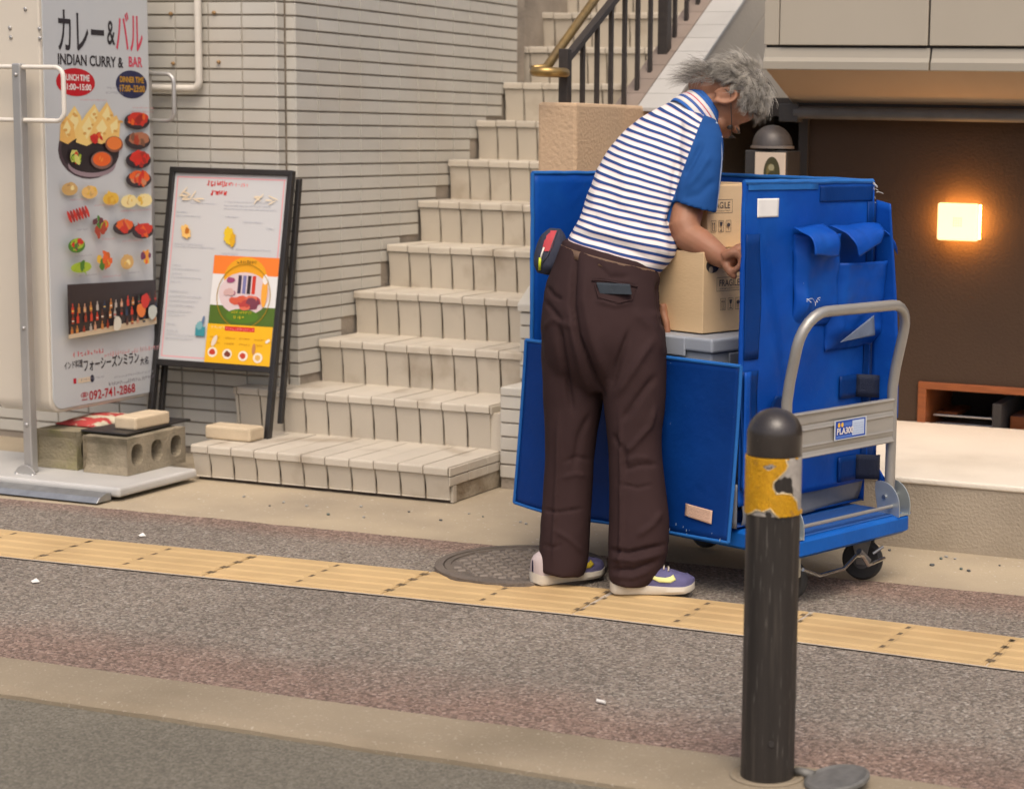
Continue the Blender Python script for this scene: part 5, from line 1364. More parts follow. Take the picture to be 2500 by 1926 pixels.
# ================================================================== the person
pr_ = thing('person', 'grey haired person in a striped polo shirt and brown trousers bending over the blue crate', 'person', tuple(on_z(1300, 1262, 0)))
FH = np.array([FW[0], FW[1], 0]); FH /= np.linalg.norm(FH)
def ring(Lp, Rp, dep, hd, n=36, sh=1.0, ex_=.9):
    a0, b0 = at(*Lp, dep), at(*Rp, dep); c = (a0 + b0) / 2; a = (b0 - a0) / 2 * sh; b = FH * hd * sh
    f = lambda t: math.copysign(abs(t) ** ex_, t)
    return [c + a * f(math.cos(2 * math.pi * k / n)) + b * f(math.sin(2 * math.pi * k / n)) for k in range(n)]
def dense(rows, k=3):
    """interpolate the ring table with a Catmull-Rom so that lofts are smooth"""
    R = [np.array([*r[0], *r[1], r[2], r[3]], float) for r in rows]; out = []
    for i in range(len(R) - 1):
        p0, p1, p2, p3 = R[max(0, i - 1)], R[i], R[i + 1], R[min(len(R) - 1, i + 2)]
        for j in range(k):
            t = j / k; out.append(.5 * ((2 * p1) + (-p0 + p2) * t + (2 * p0 - 5 * p1 + 4 * p2 - p3) * t * t + (-p0 + 3 * p1 - 3 * p2 + p3) * t ** 3))
    out.append(R[-1])
    return [((q[0], q[1]), (q[2], q[3]), q[4], q[5]) for q in out]
def chain(P, n=14):
    """limb: list of (x, y, depth, radius)"""
    return [at(x, y, d) for x, y, d, r in P], [r for *_, r in P]
def remesh(mb, voxel, smooth=2, fac=.5, name='tmp'):
    me = mb.mesh(name); o = bpy.data.objects.new(name, me); COL.objects.link(o)
    r = o.modifiers.new('r', 'REMESH'); r.mode = 'VOXEL'; r.voxel_size = voxel; r.use_smooth_shade = True
    if smooth:
        s = o.modifiers.new('s', 'SMOOTH'); s.iterations = smooth; s.factor = fac
    dg = bpy.context.evaluated_depsgraph_get(); dg.update()
    out = bpy.data.meshes.new_from_object(o.evaluated_get(dg))
    bpy.data.objects.remove(o); bpy.data.meshes.remove(me)
    return out
def vco(me): a = np.empty(len(me.vertices) * 3); me.vertices.foreach_get('co', a); return a.reshape(-1, 3)
def vno(me): a = np.empty(len(me.vertices) * 3); me.vertices.foreach_get('normal', a); return a.reshape(-1, 3)
def folds(me, lines, extra=None):
    co, no = vco(me), vno(me); px = project(co); facing = (no @ FW) < .35
    disp = np.zeros(len(co))
    for pts, wd, amp in lines:
        best = np.full(len(co), 1e9); P = np.array(pts, float); tt = np.zeros(len(co)); n = len(P) - 1
        for i in range(n):
            a, b = P[i], P[i + 1]; ab = b - a; t = np.clip(((px[:, :2] - a) @ ab) / (ab @ ab), 0, 1)
            d = np.hypot(*(px[:, :2] - (a + t[:, None] * ab)).T); m = d < best; best[m] = d[m]; tt[m] = (i + t[m]) / n
        env = np.minimum(1, np.minimum(tt, 1 - tt) * 5 + .12)
        disp += amp * env * np.exp(-(best / wd) ** 2)
    disp *= facing
    if extra is not None: disp += extra(co)
    co += no * disp[:, None]
    me.vertices.foreach_set('co', co.ravel()); me.update()
def set_attr(me, name, vals):
    a = me.attributes.new(name, 'FLOAT', 'POINT'); a.data.foreach_set('value', np.asarray(vals, np.float32))
def near_depth(me_co, x, y, r=7):
    p = project(me_co); m = np.hypot(p[:, 0] - x, p[:, 1] - y) < r
    return p[m, 2].min() if m.any() else 5.7

# ---- trousers
PEL = [((1201, 508), (1402, 562), 5.795, .135), ((1184, 552), (1408, 592), 5.785, .148), ((1165, 605), (1411, 632), 5.765, .158), ((1155, 675), (1415, 690), 5.75, .163), ((1157, 735), (1418, 745), 5.742, .150), ((1168, 785), (1408, 792), 5.738, .115), ((1205, 830), (1370, 834), 5.738, .07)]
LLG = [((1158, 650), (1310, 665), 5.765, .10), ((1155, 740), (1300, 760), 5.765, .112), ((1159, 850), (1287, 852), 5.77, .098), ((1163, 940), (1270, 950), 5.775, .088), ((1160, 1030), (1264, 1035), 5.775, .082), ((1153, 1120), (1259, 1125), 5.77, .082), ((1150, 1185), (1254, 1197), 5.765, .080), ((1150, 1213), (1247, 1226), 5.765, .080)]
RLG = [((1272, 650), (1416, 665), 5.73, .10), ((1278, 740), (1421, 755), 5.72, .118), ((1285, 845), (1420, 850), 5.705, .100), ((1296, 935), (1411, 940), 5.70, .090), ((1299, 1030), (1419, 1035), 5.695, .088), ((1299, 1105), (1427, 1108), 5.69, .090), ((1297, 1165), (1424, 1178), 5.685, .090), ((1297, 1210), (1408, 1222), 5.68, .086), ((1300, 1238), (1384, 1246), 5.675, .080)]
tm_ = MB()
for T in (PEL, LLG, RLG): tm_.loft([ring(*r) for r in dense(T)])
tme_ = remesh(tm_, .0065, 14, .5, 'trousers')
def tnoise(co):
    v = np.array([noise.noise(Vector(p * 14)) + .5 * noise.noise(Vector(p * 33)) for p in co]); return v * .0016
folds(tme_, [
    ([(1230, 528), (1224, 600), (1222, 650), (1232, 715), (1262, 790), (1290, 850)], 5, -0.0188), ([(1250, 560), (1246, 640), (1262, 720), (1300, 830)], 11, 0.0116),
    ([(1190, 690), (1196, 740), (1208, 800), (1222, 880)], 6, -0.0174), ([(1215, 660), (1224, 720), (1240, 790), (1262, 850)], 7, 0.0101),
    ([(1345, 700), (1320, 770), (1300, 835)], 6, -0.0116), ([(1395, 720), (1350, 790), (1312, 850)], 8, 0.0101), ([(1400, 800), (1360, 850), (1325, 900)], 7, -0.0101),
    ([(1322, 880), (1326, 1000), (1326, 1100), (1322, 1235)], 4, 0.0116), ([(1192, 880), (1190, 1000), (1184, 1110), (1180, 1205)], 4, 0.0116),
    ([(1334, 1002), (1362, 992), (1404, 990)], 4, -0.0065), ([(1330, 985), (1360, 975), (1390, 978)], 5, 0.0043), ([(1318, 1030), (1360, 1040), (1392, 1034)], 3, -0.0051), ([(1306, 925), (1330, 960), (1336, 1010)], 5, -0.0087), ([(1400, 860), (1385, 910), (1350, 950), (1334, 965)], 6, 0.0087), ([(1412, 1090), (1390, 1120), (1356, 1145)], 7, 0.0072),
    ([(1300, 1172), (1340, 1178), (1424, 1160)], 4, -0.0145), ([(1300, 1190), (1350, 1196), (1420, 1178)], 5, 0.0087), ([(1302, 1214), (1350, 1214), (1405, 1196)], 4, -0.0130), ([(1300, 1228), (1350, 1232), (1390, 1216)], 4, 0.0058),
    ([(1200, 985), (1230, 975), (1262, 980)], 4, -0.0051), ([(1196, 1020), (1225, 1012), (1250, 1014)], 4, 0.0043), ([(1160, 1086), (1190, 1092), (1246, 1084)], 3, -0.0065), ([(1182, 1130), (1215, 1150), (1246, 1180)], 5, 0.0058), ([(1260, 880), (1235, 930), (1222, 1010)], 7, -0.0072), ([(1156, 1160), (1180, 1168), (1200, 1160)], 3, -0.0043),
    ([(1264, 598), (1310, 602), (1360, 612)], 3, -0.0087), ([(1270, 640), (1310, 652), (1352, 645)], 5, 0.0058), ([(1404, 600), (1408, 650), (1416, 700)], 5, -0.0203), ([(1166, 610), (1180, 630), (1200, 640)], 4, -0.0087), ([(1160, 640), (1185, 670), (1200, 690)], 5, -0.0087),
    ([(1270, 560), (1300, 590), (1345, 590)], 6, -0.0072), ([(1222, 700), (1180, 680), (1160, 700)], 6, 0.0058), ([(1350, 660), (1390, 700), (1415, 760)], 10, 0.0087)], tnoise)
M_TRS = material('brown_twill', (.037, .0205, .0200), .85, var=.10, vscale=6, bump=.25, bscale=900, bdist=.0008, spec=.12)
link_mesh('trousers', tme_, M_TRS, pr_)
tco = vco(tme_) + np.array(pr_.location)

# ---- shirt
TOR = [((1206, 528), (1403, 586), 5.80, .128), ((1212, 505), (1428, 562), 5.815, .138), ((1229, 478), (1444, 532), 5.835, .142), ((1243, 448), (1447, 496), 5.865, .142), ((1254, 415), (1450, 462), 5.895, .145), ((1269, 374), (1464, 430), 5.925, .148), ((1293, 326), (1490, 392), 5.965, .148), ((1326, 286), (1508, 348), 6.00, .140), ((1366, 252), (1516, 312), 6.03, .125), ((1408, 228), (1520, 284), 6.055, .105), ((1445, 212), (1524, 262), 6.075, .080)]
SLV = [((1452, 226), (1526, 256), 6.03, .055), ((1452, 262), (1540, 284), 5.96, .078), ((1449, 312), (1543, 320), 5.915, .082), ((1442, 372), (1538, 384), 5.875, .078), ((1435, 428), (1528, 455), 5.85, .074)]
sm_ = MB()
sm_.loft([ring(*r) for r in dense(TOR)])
S2 = dense(SLV); sm_.loft([ring(*r) for r in S2] + [ring(*S2[-1], sh=.84)] + [ring(*S2[-4], sh=.80)])
# far shoulder and upper sleeve, hidden from the street
sm_.tube([at(1440, 262, 6.14), at(1420, 330, 6.17), at(1408, 420, 6.16)], [.075, .080, .072], 16)
sme = remesh(sm_, .0058, 5, .5, 'shirt')
def snoise(co): return np.array([noise.noise(Vector(p * 11)) + .5 * noise.noise(Vector(p * 27)) for p in co]) * .0032
folds(sme, [
    ([(1222, 500), (1270, 508), (1330, 525), (1395, 560)], 7, -0.0108), ([(1230, 485), (1300, 500), (1370, 520), (1436, 545)], 8, 0.0095), ([(1250, 455), (1300, 468), (1350, 490)], 7, -0.0081), ([(1300, 430), (1360, 470), (1430, 510)], 8, -0.0081),
    ([(1438, 430), (1430, 470), (1442, 520)], 7, -0.0135), ([(1415, 440), (1410, 490), (1425, 540)], 8, 0.0081), ([(1330, 330), (1335, 400), (1320, 470)], 14, 0.0081), ([(1285, 350), (1275, 400), (1262, 450)], 10, 0.0054),
    ([(1400, 260), (1450, 275), (1500, 300)], 9, -0.0054), ([(1262, 400), (1300, 400), (1360, 420)], 6, -0.0054),
    ([(1500, 300), (1480, 340), (1458, 378)], 6, -0.0108), ([(1515, 330), (1490, 370), (1462, 405)], 7, 0.0081), ([(1448, 330), (1440, 380), (1434, 425)], 6, -0.0108), ([(1530, 380), (1490, 415), (1455, 425)], 8, -0.0054)], snoise)
co = vco(sme)
# stripe coordinate measured along the spine, raglan seam distance
Cs, Ns, cum = [], [], [0]
for r in TOR:
    a0, b0 = at(*r[0], r[2]), at(*r[1], r[2]); Cs.append((a0 + b0) / 2); n = np.cross((b0 - a0), FH); n /= np.linalg.norm(n); n = n if n[2] > 0 else -n; Ns.append(n)
for i in range(1, len(Cs)): cum.append(cum[-1] + np.linalg.norm(Cs[i] - Cs[i - 1]))
sdist = np.array([(co - c) @ n for c, n in zip(Cs, Ns)])
val = np.full(len(co), np.nan)
for k in range(len(Cs) - 1):
    m = (sdist[k] >= 0) & (sdist[k + 1] < 0) & np.isnan(val)
    val[m] = cum[k] + (cum[k + 1] - cum[k]) * sdist[k][m] / (sdist[k][m] - sdist[k + 1][m] + 1e-9)
lo_ = np.isnan(val) & (sdist[0] < 0); val[lo_] = sdist[0][lo_]; val[np.isnan(val)] = cum[-1]
val += .0042 * np.array([noise.noise(Vector(p * 7)) + .4 * noise.noise(Vector(p * 17)) for p in co])
set_attr(sme, 'stripe', val)
s0_, s1_ = at(1507, 232, 6.0), at(1430, 440, 5.85); sn = np.cross(s1_ - s0_, FH); sn /= np.linalg.norm(sn); sn = sn if sn @ RT > 0 else -sn
seam = (co - s0_) @ sn
axp = [at(1490, 235, 6.03), at(1496, 290, 5.94), at(1494, 345, 5.90), at(1482, 442, 5.85)]
dmin = np.full(len(co), 9.)
for a, b in zip(axp, axp[1:]):
    ab = b - a; t = np.clip(((co - a) @ ab) / (ab @ ab), 0, 1); dmin = np.minimum(dmin, np.linalg.norm(co - (a + t[:, None] * ab), axis=1))
far = np.array([(p - Cs[6]) @ FH for p in co])
sleeve = np.minimum(seam, .100 - dmin); sleeve = np.maximum(sleeve, np.where(far > .15, .02, -1))
set_attr(sme, 'sleeve', sleeve)
# piping down the sleeve: distance from a line on its outer edge
pp = [at(1528, 262, 5.93), at(1541, 292, 5.90), at(1541, 340, 5.87), at(1530, 452, 5.83)]
pd = np.full(len(co), 9.)
for a, b in zip(pp, pp[1:]):
    ab = b - a; t = np.clip(((co - a) @ ab) / (ab @ ab), 0, 1); pd = np.minimum(pd, np.linalg.norm((co - (a + t[:, None] * ab)) - np.outer(((co - (a + t[:, None] * ab)) @ FH), FH), axis=1) + np.where((co - a) @ FH > .10, 1, 0))
set_attr(sme, 'piping', pd)
def shirt_material():
    m = bpy.data.materials.new('striped_polo_knit'); m.use_nodes = True; nt = m.node_tree; N, L = nt.nodes, nt.links; b = N['Principled BSDF']
    b.inputs['Roughness'].default_value = .85; b.inputs['Specular IOR Level'].default_value = .2
    def attr(n): a = N.new('ShaderNodeAttribute'); a.attribute_name = n; return a.outputs['Fac']
    def math_(op, a, v=None, c=None):
        k = N.new('ShaderNodeMath'); k.operation = op
        for i, q in enumerate((a, v, c)):
            if q is None: continue
            if isinstance(q, (int, float)): k.inputs[i].default_value = q
            else: L.new(q, k.inputs[i])
        return k.outputs[0]
    def mix(f, A, B):
        x = N.new('ShaderNodeMix'); x.data_type = 'RGBA'; L.new(f, x.inputs['Factor'])
        for s, q in (('A', A), ('B', B)):
            if isinstance(q, tuple): x.inputs[s].default_value = (*q, 1)
            else: L.new(q, x.inputs[s])
        return x.outputs['Result']
    def step(v, e, w): r = N.new('ShaderNodeMapRange'); r.inputs[1].default_value = e - w; r.inputs[2].default_value = e + w; L.new(v, r.inputs[0]); return r.outputs[0]
    ph = math_('FRACT', math_('DIVIDE', attr('stripe'), .0250))
    white, pink, blue, sl = (.74, .70, .655), (.62, .44, .44), (.022, .058, .20), (.011, .066, .225)
    c = mix(step(ph, .47, .03), white, pink); c = mix(step(ph, .58, .03), c, blue); c = mix(step(ph, .97, .03), c, white)
    sv = step(attr('sleeve'), 0.0, .0012); c = mix(sv, c, sl)
    p = math_('SUBTRACT', 1.0, step(attr('piping'), .0032, .0010)); c = mix(math_('MULTIPLY', p, sv), c, (.45, .55, .70))
    L.new(c, b.inputs['Base Color'])
    n = N.new('ShaderNodeTexNoise'); n.inputs['Scale'].default_value = 900; bp = N.new('ShaderNodeBump'); bp.inputs['Strength'].default_value = .25; bp.inputs['Distance'].default_value = .0008
    L.new(n.outputs['Fac'], bp.inputs['Height']); L.new(bp.outputs[0], b.inputs['Normal'])
    return m
link_mesh('shirt', sme, shirt_material(), pr_)

# ---- head frame
def cv(a, b, c): return RT * a + UP * b - FW * c
HF = cv(.08, -.95, -.20); HF /= np.linalg.norm(HF)
HU = cv(.97, .12, -.06); HU -= HF * (HU @ HF); HU /= np.linalg.norm(HU)
HR = np.cross(HF, HU)
HC = at(1548, 207, 6.10)
HSC = 1.07
MH = Matrix(((HR[0], HF[0], HU[0], HC[0]), (HR[1], HF[1], HU[1], HC[1]), (HR[2], HF[2], HU[2], HC[2]), (0, 0, 0, 1))) @ Matrix.Scale(HSC, 4)
def hp_(x, y, z): return np.array(MH @ Vector((x, y, z)))
def hell(mb, c, r, rot=None, n=20):
    M = MH.to_3x3().to_4x4()
    if rot is not None: M = M @ rot
    mb.ell(hp_(*c), r, M, n)
bd = MB()
SKC, SKR = (0, -.010, .030), (.074, .094, .086)
hell(bd, SKC, SKR, n=28); hell(bd, (0, .030, -.020), (.062, .072, .085), n=24); hell(bd, (0, .040, -.080), (.048, .050, .036)); hell(bd, (0, .066, -.098), (.024, .022, .016))
hell(bd, (0, .098, .022), (.050, .012, .012)); hell(bd, (0, .104, -.022), (.011, .018, .030), Matrix.Rotation(-.3, 4, 'X')); hell(bd, (0, .119, -.040), (.016, .013, .012)); hell(bd, (.012, .110, -.043), (.008, .009, .008)); hell(bd, (-.012, .110, -.043), (.008, .009, .008))
hell(bd, (0, .092, -.068), (.024, .014, .008)); hell(bd, (0, .090, -.079), (.021, .013, .008))
for s in (-1, 1):
    hell(bd, (s * .040, .070, -.028), (.024, .024, .022))
    ea = [hp_(s * (.074 + .010 * math.sin(t * .5)), -.004 - .020 * math.cos(t) - .004, -.006 + .032 * math.sin(t)) for t in np.linspace(-1.2, 4.2, 16)]
    bd.tube(ea, [.0062] * 12 + [.0066] * 4, 8)
    hell(bd, (s * .073, -.006, -.008), (.008, .018, .028)); hell(bd, (s * .078, .006, -.034), (.0065, .009, .011))
n0, n1 = at(1484, 250, 6.07), at(1524, 208, 6.10)
bd.tube([n0 + (n0 - n1) * .5, n0, (n0 + n1) / 2, n1, at(1542, 204, 6.10)], [.062, .058, .056, .057, .05], 20)
hell(bd, (0, -.036, -.052), (.056, .052, .058))
# torso and legs under the clothes, one continuous body
bd.loft([ring(*r, sh=.86) for r in dense(TOR, 2)]); 
for T in (PEL, LLG, RLG): bd.loft([ring(*r, sh=.80) for r in dense(T, 2)])
# right arm
arm = [(1492, 330, 5.915, .046), (1480, 400, 5.88, .047), (1466, 448, 5.85, .049), (1459, 484, 5.83, .050), (1470, 506, 5.82, .048), (1490, 518, 5.805, .047), (1512, 532, 5.785, .041), (1530, 544, 5.77, .035), (1544, 552, 5.755, .031), (1552, 552, 5.75, .031)]
P_, R_ = chain(arm); bd.tube(P_, R_, 18)
bd.ell(at(1446, 497, 5.825), (.026, .026, .022))
# right hand: palm, four curled fingers, thumb beneath
def fat(pts, n=10):
    P, R = chain(pts); bd.tube(P, R, n); bd.ell(P[-1], (R[-1],) * 3, None, 10)
for (dd, kx, ky, len_) in ((0, 1573, 540, .84), (.021, 1580, 531, 1.0), (.043, 1584, 527, 1.05), (.064, 1582, 527, .95)):
    d = 5.710 + dd
    fat([(1544, 549, d + .016, .0165), (1560, 541, d + .006, .0165), (kx - 3, ky, d, .0135)], 12)
    fat([(kx - 2, ky, d, .0128), (kx + 9 * len_, ky + 13 * len_, d - .003, .0112), (kx + 8 * len_, ky + 30 * len_, d - .004, .0104), (kx - 4 * len_, ky + 43 * len_, d - .002, .0098), (kx - 14 * len_, ky + 45 * len_, d + .002, .0090)], 12)
bd.ell(at(1558, 552, 5.745), (.026, .030, .024))
fat([(1545, 556, 5.735, .0165), (1551, 570, 5.722, .0140), (1558, 582, 5.715, .0115), (1566, 590, 5.715, .0098)], 12)
# left arm, hand hanging on the far side of the leg over the apron edge
P_, R_ = chain([(1420, 330, 6.17, .058), (1404, 420, 6.15, .052), (1398, 500, 6.10, .047), (1400, 570, 6.02, .041), (1406, 628, 5.94, .030), (1410, 652, 5.91, .029)]); bd.tube(P_, R_, 14)
for k, (ox, dl) in enumerate(((-6, -4), (0, 0), (5, 2), (9, -8))):
    d = 5.905 - k * .016
    fat([(1410 + ox * .3, 648, d, .013), (1413 + ox * .7, 690, d, .0125), (1416 + ox, 722 + dl * .5, d, .0100), (1418 + ox, 742 + dl, d, .0090), (1417 + ox, 752 + dl, d + .004, .0080)])
fat([(1412, 660, 5.86, .013), (1421, 688, 5.845, .0115), (1424, 712, 5.845, .0100)])
bme = remesh(bd, .0042, 3, .5, 'body')
M_SKIN = material('skin', (.33, .155, .086), .52, var=.10, vscale=18, bump=.12, bscale=220, bdist=.001, col2=(.28, .105, .058), c2scale=11, c2lo=.5, c2hi=.8, spec=.4)
_b = M_SKIN.node_tree.nodes['Principled BSDF']; _b.inputs['Subsurface Weight'].default_value = .08; _b.inputs['Subsurface Radius'].default_value = (.012, .005, .003)
body = link_mesh('body', bme, M_SKIN, pr_)
# hair on the skull: cap and strands
def hairline(az):
    return float(np.interp(az, [-90, -55, -30, -10, 5, 14, 24, 42, 65, 90], [-.86, -.74, -.50, -.15, .16, .02, -.02, .42, .56, .62]))
def is_hair(d): return d[2] > hairline(math.degrees(math.atan2(d[1], abs(d[0]) + 1e-6)))
cap_ = MB(); NU, NV = 56, 30; idx = {}; V_, F_ = [], []
for j in range(NV + 1):
    for i in range(NU):
        th, ph = math.pi * j / NV, 2 * math.pi * i / NU; d = (math.sin(th) * math.cos(ph), math.sin(th) * math.sin(ph), math.cos(th))
        k = .010 + .009 * noise.noise(Vector(d) * 4.5) + .004 * noise.noise(Vector(d) * 12)
        if not is_hair((d[0], d[1], d[2] - .06)): k = .001
        V_.append(hp_(SKC[0] + (SKR[0] + k) * d[0], SKC[1] + (SKR[1] + k) * d[1], SKC[2] + (SKR[2] + k) * d[2])); idx[(j, i)] = d
for j in range(NV):
    for i in range(NU):
        q = [(j, i), (j, (i + 1) % NU), (j + 1, (i + 1) % NU), (j + 1, i)]
        if all(is_hair(idx[p]) for p in q): F_.append(tuple(p[0] * NU + p[1] for p in q))
cap_.add(V_, F_)
M_HCAP = material('hair_base', (.20, .18, .155), .8, var=.35, vscale=90, bump=.9, bscale=260, bdist=.004)
hair_cap = cap_.build('hair', M_HCAP, pr_, smooth=True)
hr = random.Random(21); HV, HFc, HC_ = [], [], []
crown = np.array([0, -.42, .90])
CL = []
while len(CL) < 420:
    d = np.array([hr.gauss(0, 1) for _ in range(3)]); d /= np.linalg.norm(d)
    if not is_hair(d): continue
    az = math.degrees(math.atan2(d[1], abs(d[0]))); near = d[2] - hairline(az)
    fl_ = d - crown * .9; fl_ -= d * (fl_ @ d); fl_ /= np.linalg.norm(fl_) + 1e-6
    fl_ = fl_ + np.array([hr.gauss(0, .45) for _ in range(3)]) + np.array([0, 0, -.3 if d[1] < 0 else 0]); fl_ -= d * (fl_ @ d) * .7; fl_ /= np.linalg.norm(fl_)
    ln = hr.uniform(.026, .050)
    if near < .15: ln *= .6
    if d[1] > .15 and d[2] < .8: ln *= .55; fl_ = fl_ * .9 + d * .4; fl_ /= np.linalg.norm(fl_)
    CL.append((d, fl_, ln, hr.uniform(.18, .45), hr.gauss(0, .010), max(0, min(1, .62 + .35 * noise.noise(Vector(d * 3.2)) + hr.gauss(0, .2) - .45 * max(0, -d[2]) * (1 if d[1] < .3 else .4))), hr.uniform(3.2, 5.5)))
CLD = np.array([c[0] for c in CL])
def lock_tip(d, fl_, ln, lf, cl, fr, t):
    ax = np.cross(d, fl_)
    return np.array(SKC) + np.array(SKR) * d * 1.03 + d * ln * lf * math.sin(t * 2.1) + fl_ * ln * t + ax * cl * math.sin(t * fr)
for n_ in range(7600):
    while True:
        d = np.array([hr.gauss(0, 1) for _ in range(3)]); d /= np.linalg.norm(d)
        if is_hair(d): break
    k0 = int(np.argmax(CLD @ d + np.array([hr.gauss(0, .004) for _ in CL]))) if n_ % 3 else int(np.argmax(CLD @ d))
    cd, cf, ln, lf, cl, tone, fr = CL[k0]
    ln2 = ln * hr.uniform(.75, 1.1); spread = hr.uniform(.15, .6); jit = np.array([hr.gauss(0, .0022) for _ in range(3)])
    pts = []
    for k in range(6):
        t = k / 5; own = lock_tip(d, cf, ln2, lf, cl, fr, t); com = lock_tip(cd, cf, ln2, lf, cl, fr, t); w = t ** .8 * (1 - spread * .6)
        pts.append(own * (1 - w) + com * w + jit * t * 2)
    if hr.random() < .06: pts = [p + (p - pts[0]) * .35 + d * .012 * (i_ / 5) for i_, p in enumerate(pts)]
    tn = max(0, min(1, tone + hr.gauss(0, .13))); r0 = hr.uniform(.00055, .00105); ax = np.cross(d, cf)
    b = len(HV)
    for k, p in enumerate(pts):
        w = r0 * (1 - .8 * k / 5)
        for q in range(3): HV.append(hp_(*(p + (d * math.cos(2.1 * q) + ax * math.sin(2.1 * q)) * w)))
    for k in range(5):
        sh_ = tn
        c = tuple(np.array([.075, .066, .056]) * (1 - sh_) + np.array([.66, .615, .53]) * sh_)
        for q in range(3): HFc.append((b + k * 3 + q, b + k * 3 + (q + 1) % 3, b + k * 3 + 3 + (q + 1) % 3, b + k * 3 + 3 + q)); HC_.append(c)
for n_ in range(900):      # longer locks at the nape
    while True:
        d = np.array([hr.gauss(0, 1) for _ in range(3)]); d /= np.linalg.norm(d)
        if d[1] < -.25 and d[2] < .75: break
    root = np.array((0, -.036, -.052)) + np.array((.057, .053, .059)) * d
    cn = np.array([noise.noise(Vector(np.round(d * 7) / 7 * 5) + Vector((k * 7.3, 4.1, 2.2))) for k in range(3)])
    fl_ = np.array([d[0] * .3, .05, -.95]) + cn * .6 + np.array([hr.gauss(0, .2) for _ in range(3)]); fl_ /= np.linalg.norm(fl_)
    ax = np.cross(d, fl_); ln = hr.uniform(.025, .055); r0 = hr.uniform(.0007, .0012); curl = cn[0] * .02
    pts = [root + d * ln * .5 * math.sin(t * 2) + fl_ * ln * t + ax * curl * math.sin(t * 4) for t in np.linspace(0, 1, 5)]
    tone = max(0, min(1, .45 + .5 * cn[1] + hr.gauss(0, .2))); c = tuple(np.array([.085, .075, .065]) * (1 - tone) + np.array([.66, .615, .53]) * tone); b = len(HV)
    for k, p in enumerate(pts):
        w = r0 * (1 - .8 * k / 4)
        for q in range(3): HV.append(hp_(*(p + (d * math.cos(2.1 * q) + ax * math.sin(2.1 * q)) * w)))
    for k in range(4):
        for q in range(3): HFc.append((b + k * 3 + q, b + k * 3 + (q + 1) % 3, b + k * 3 + 3 + (q + 1) % 3, b + k * 3 + 3 + q)); HC_.append(c)
hm = bpy.data.meshes.new('hair_strands'); hm.from_pydata([tuple(v) for v in HV], [], HFc)
ca = hm.color_attributes.new('Col', 'FLOAT_COLOR', 'CORNER'); buf = []
for c in HC_: buf.extend([*c, 1.0] * 4)
ca.data.foreach_set('color', buf)
tag(link_mesh('hair_strands', hm, print_material('grey_hair', .55), hair_cap, smooth=True), kind='stuff')
# brows, eyes, glasses
eb = MB()
for s in (-1, 1): eb.tube([hp_(s * .012, .108, .020), hp_(s * .034, .106, .028), hp_(s * .054, .090, .020)], [.0035, .0045, .002], 6)
eb.build('eyebrows', material('brow_hair', (.07, .06, .05), .8), pr_, smooth=True)
ey_ = MB()
for s in (-1, 1): hell(ey_, (s * .031, .086, .002), (.010, .010, .010), n=14)
ey_.build('eyes', material('eyeball', (.06, .05, .045), .5), pr_, smooth=True)
gl = MB()
for s in (-1, 1):
    gl.tube([hp_(s * .034 + .024 * math.cos(t), .121 - .008 * abs(math.cos(t)) * (1 if s * math.cos(t) > 0 else 0), -.004 + .019 * math.sin(t)) for t in np.linspace(0, 6.283, 22)], .0013, 5, cap=False)
    gl.tube([hp_(s * .058, .112, .004), hp_(s * .070, .07, .006), hp_(s * .077, .02, .008), hp_(s * .080, -.012, .010), hp_(s * .078, -.026, -.006)], .0015, 6)
gl.tube([hp_(-.010, .121, .004), hp_(0, .124, .007), hp_(.010, .121, .004)], .0013, 5)
gl.build('glasses', material('glasses_frame', (.06, .055, .05), .35, metal=.5), pr_, smooth=True)
# collar of the polo shirt: blue, white and red bands round the neck
ax_ = (n1 - n0) / np.linalg.norm(n1 - n0); c_a = at(1496, 236, 6.075); ca1 = np.cross(ax_, FH); ca1 /= np.linalg.norm(ca1); ca2 = np.cross(ax_, ca1)
def cring(s, r, n=40, wob_=.0): return [c_a + ax_ * (s + .014 * math.cos(2 * math.pi * k / n + .6)) + (ca1 * math.cos(2 * math.pi * k / n) * 1.0 + ca2 * math.sin(2 * math.pi * k / n)) * (r + wob_ * math.sin(3 * k)) for k in range(n)]
CB = [(.030, .060, .020, .0645, 'collar_band', (.022, .115, .40)), (.020, .0645, .004, .0715, 'collar_band', (.024, .125, .42)), (.004, .0715, -.010, .0765, 'collar_stripe', (.70, .66, .62)), (-.010, .0765, -.014, .0780, 'collar_stripe', (.60, .10, .13)), (-.014, .0780, -.026, .082, 'collar_stripe', (.68, .60, .60)), (-.026, .082, -.036, .084, 'collar_stripe', (.05, .11, .33)), (-.036, .084, -.052, .088, 'collar_stripe', (.66, .62, .585)), (-.052, .088, -.062, .088, 'collar_stripe', (.03, .075, .24))]
colr = None
for sa, ra, sb, rb_, nm, cc in CB:
    o = MB().loft([cring(sa, ra), cring(sb, rb_)], cap=False).build(nm, material('collar_%02d' % int(cc[0] * 100 + cc[1] * 10), cc, .85, var=.06, vscale=30), pr_ if colr is None else colr, smooth=True)
    so = o.modifiers.new('thick', 'SOLIDIFY'); so.thickness = .003; so.offset = 0
    if colr is None: colr = o
# belt and loops
wr = ring((1197, 519), (1406, 574), 5.795, .142, n=60); wr2 = ring((1191, 537), (1408, 590), 5.794, .147, n=60)
bl = MB().loft([wr2, wr], cap=False).build('belt', material('brown_leather', (.13, .075, .042), .5, var=.15, vscale=30, bump=.2, bscale=200), pr_, smooth=True)
so = bl.modifiers.new('thick', 'SOLIDIFY'); so.thickness = .004
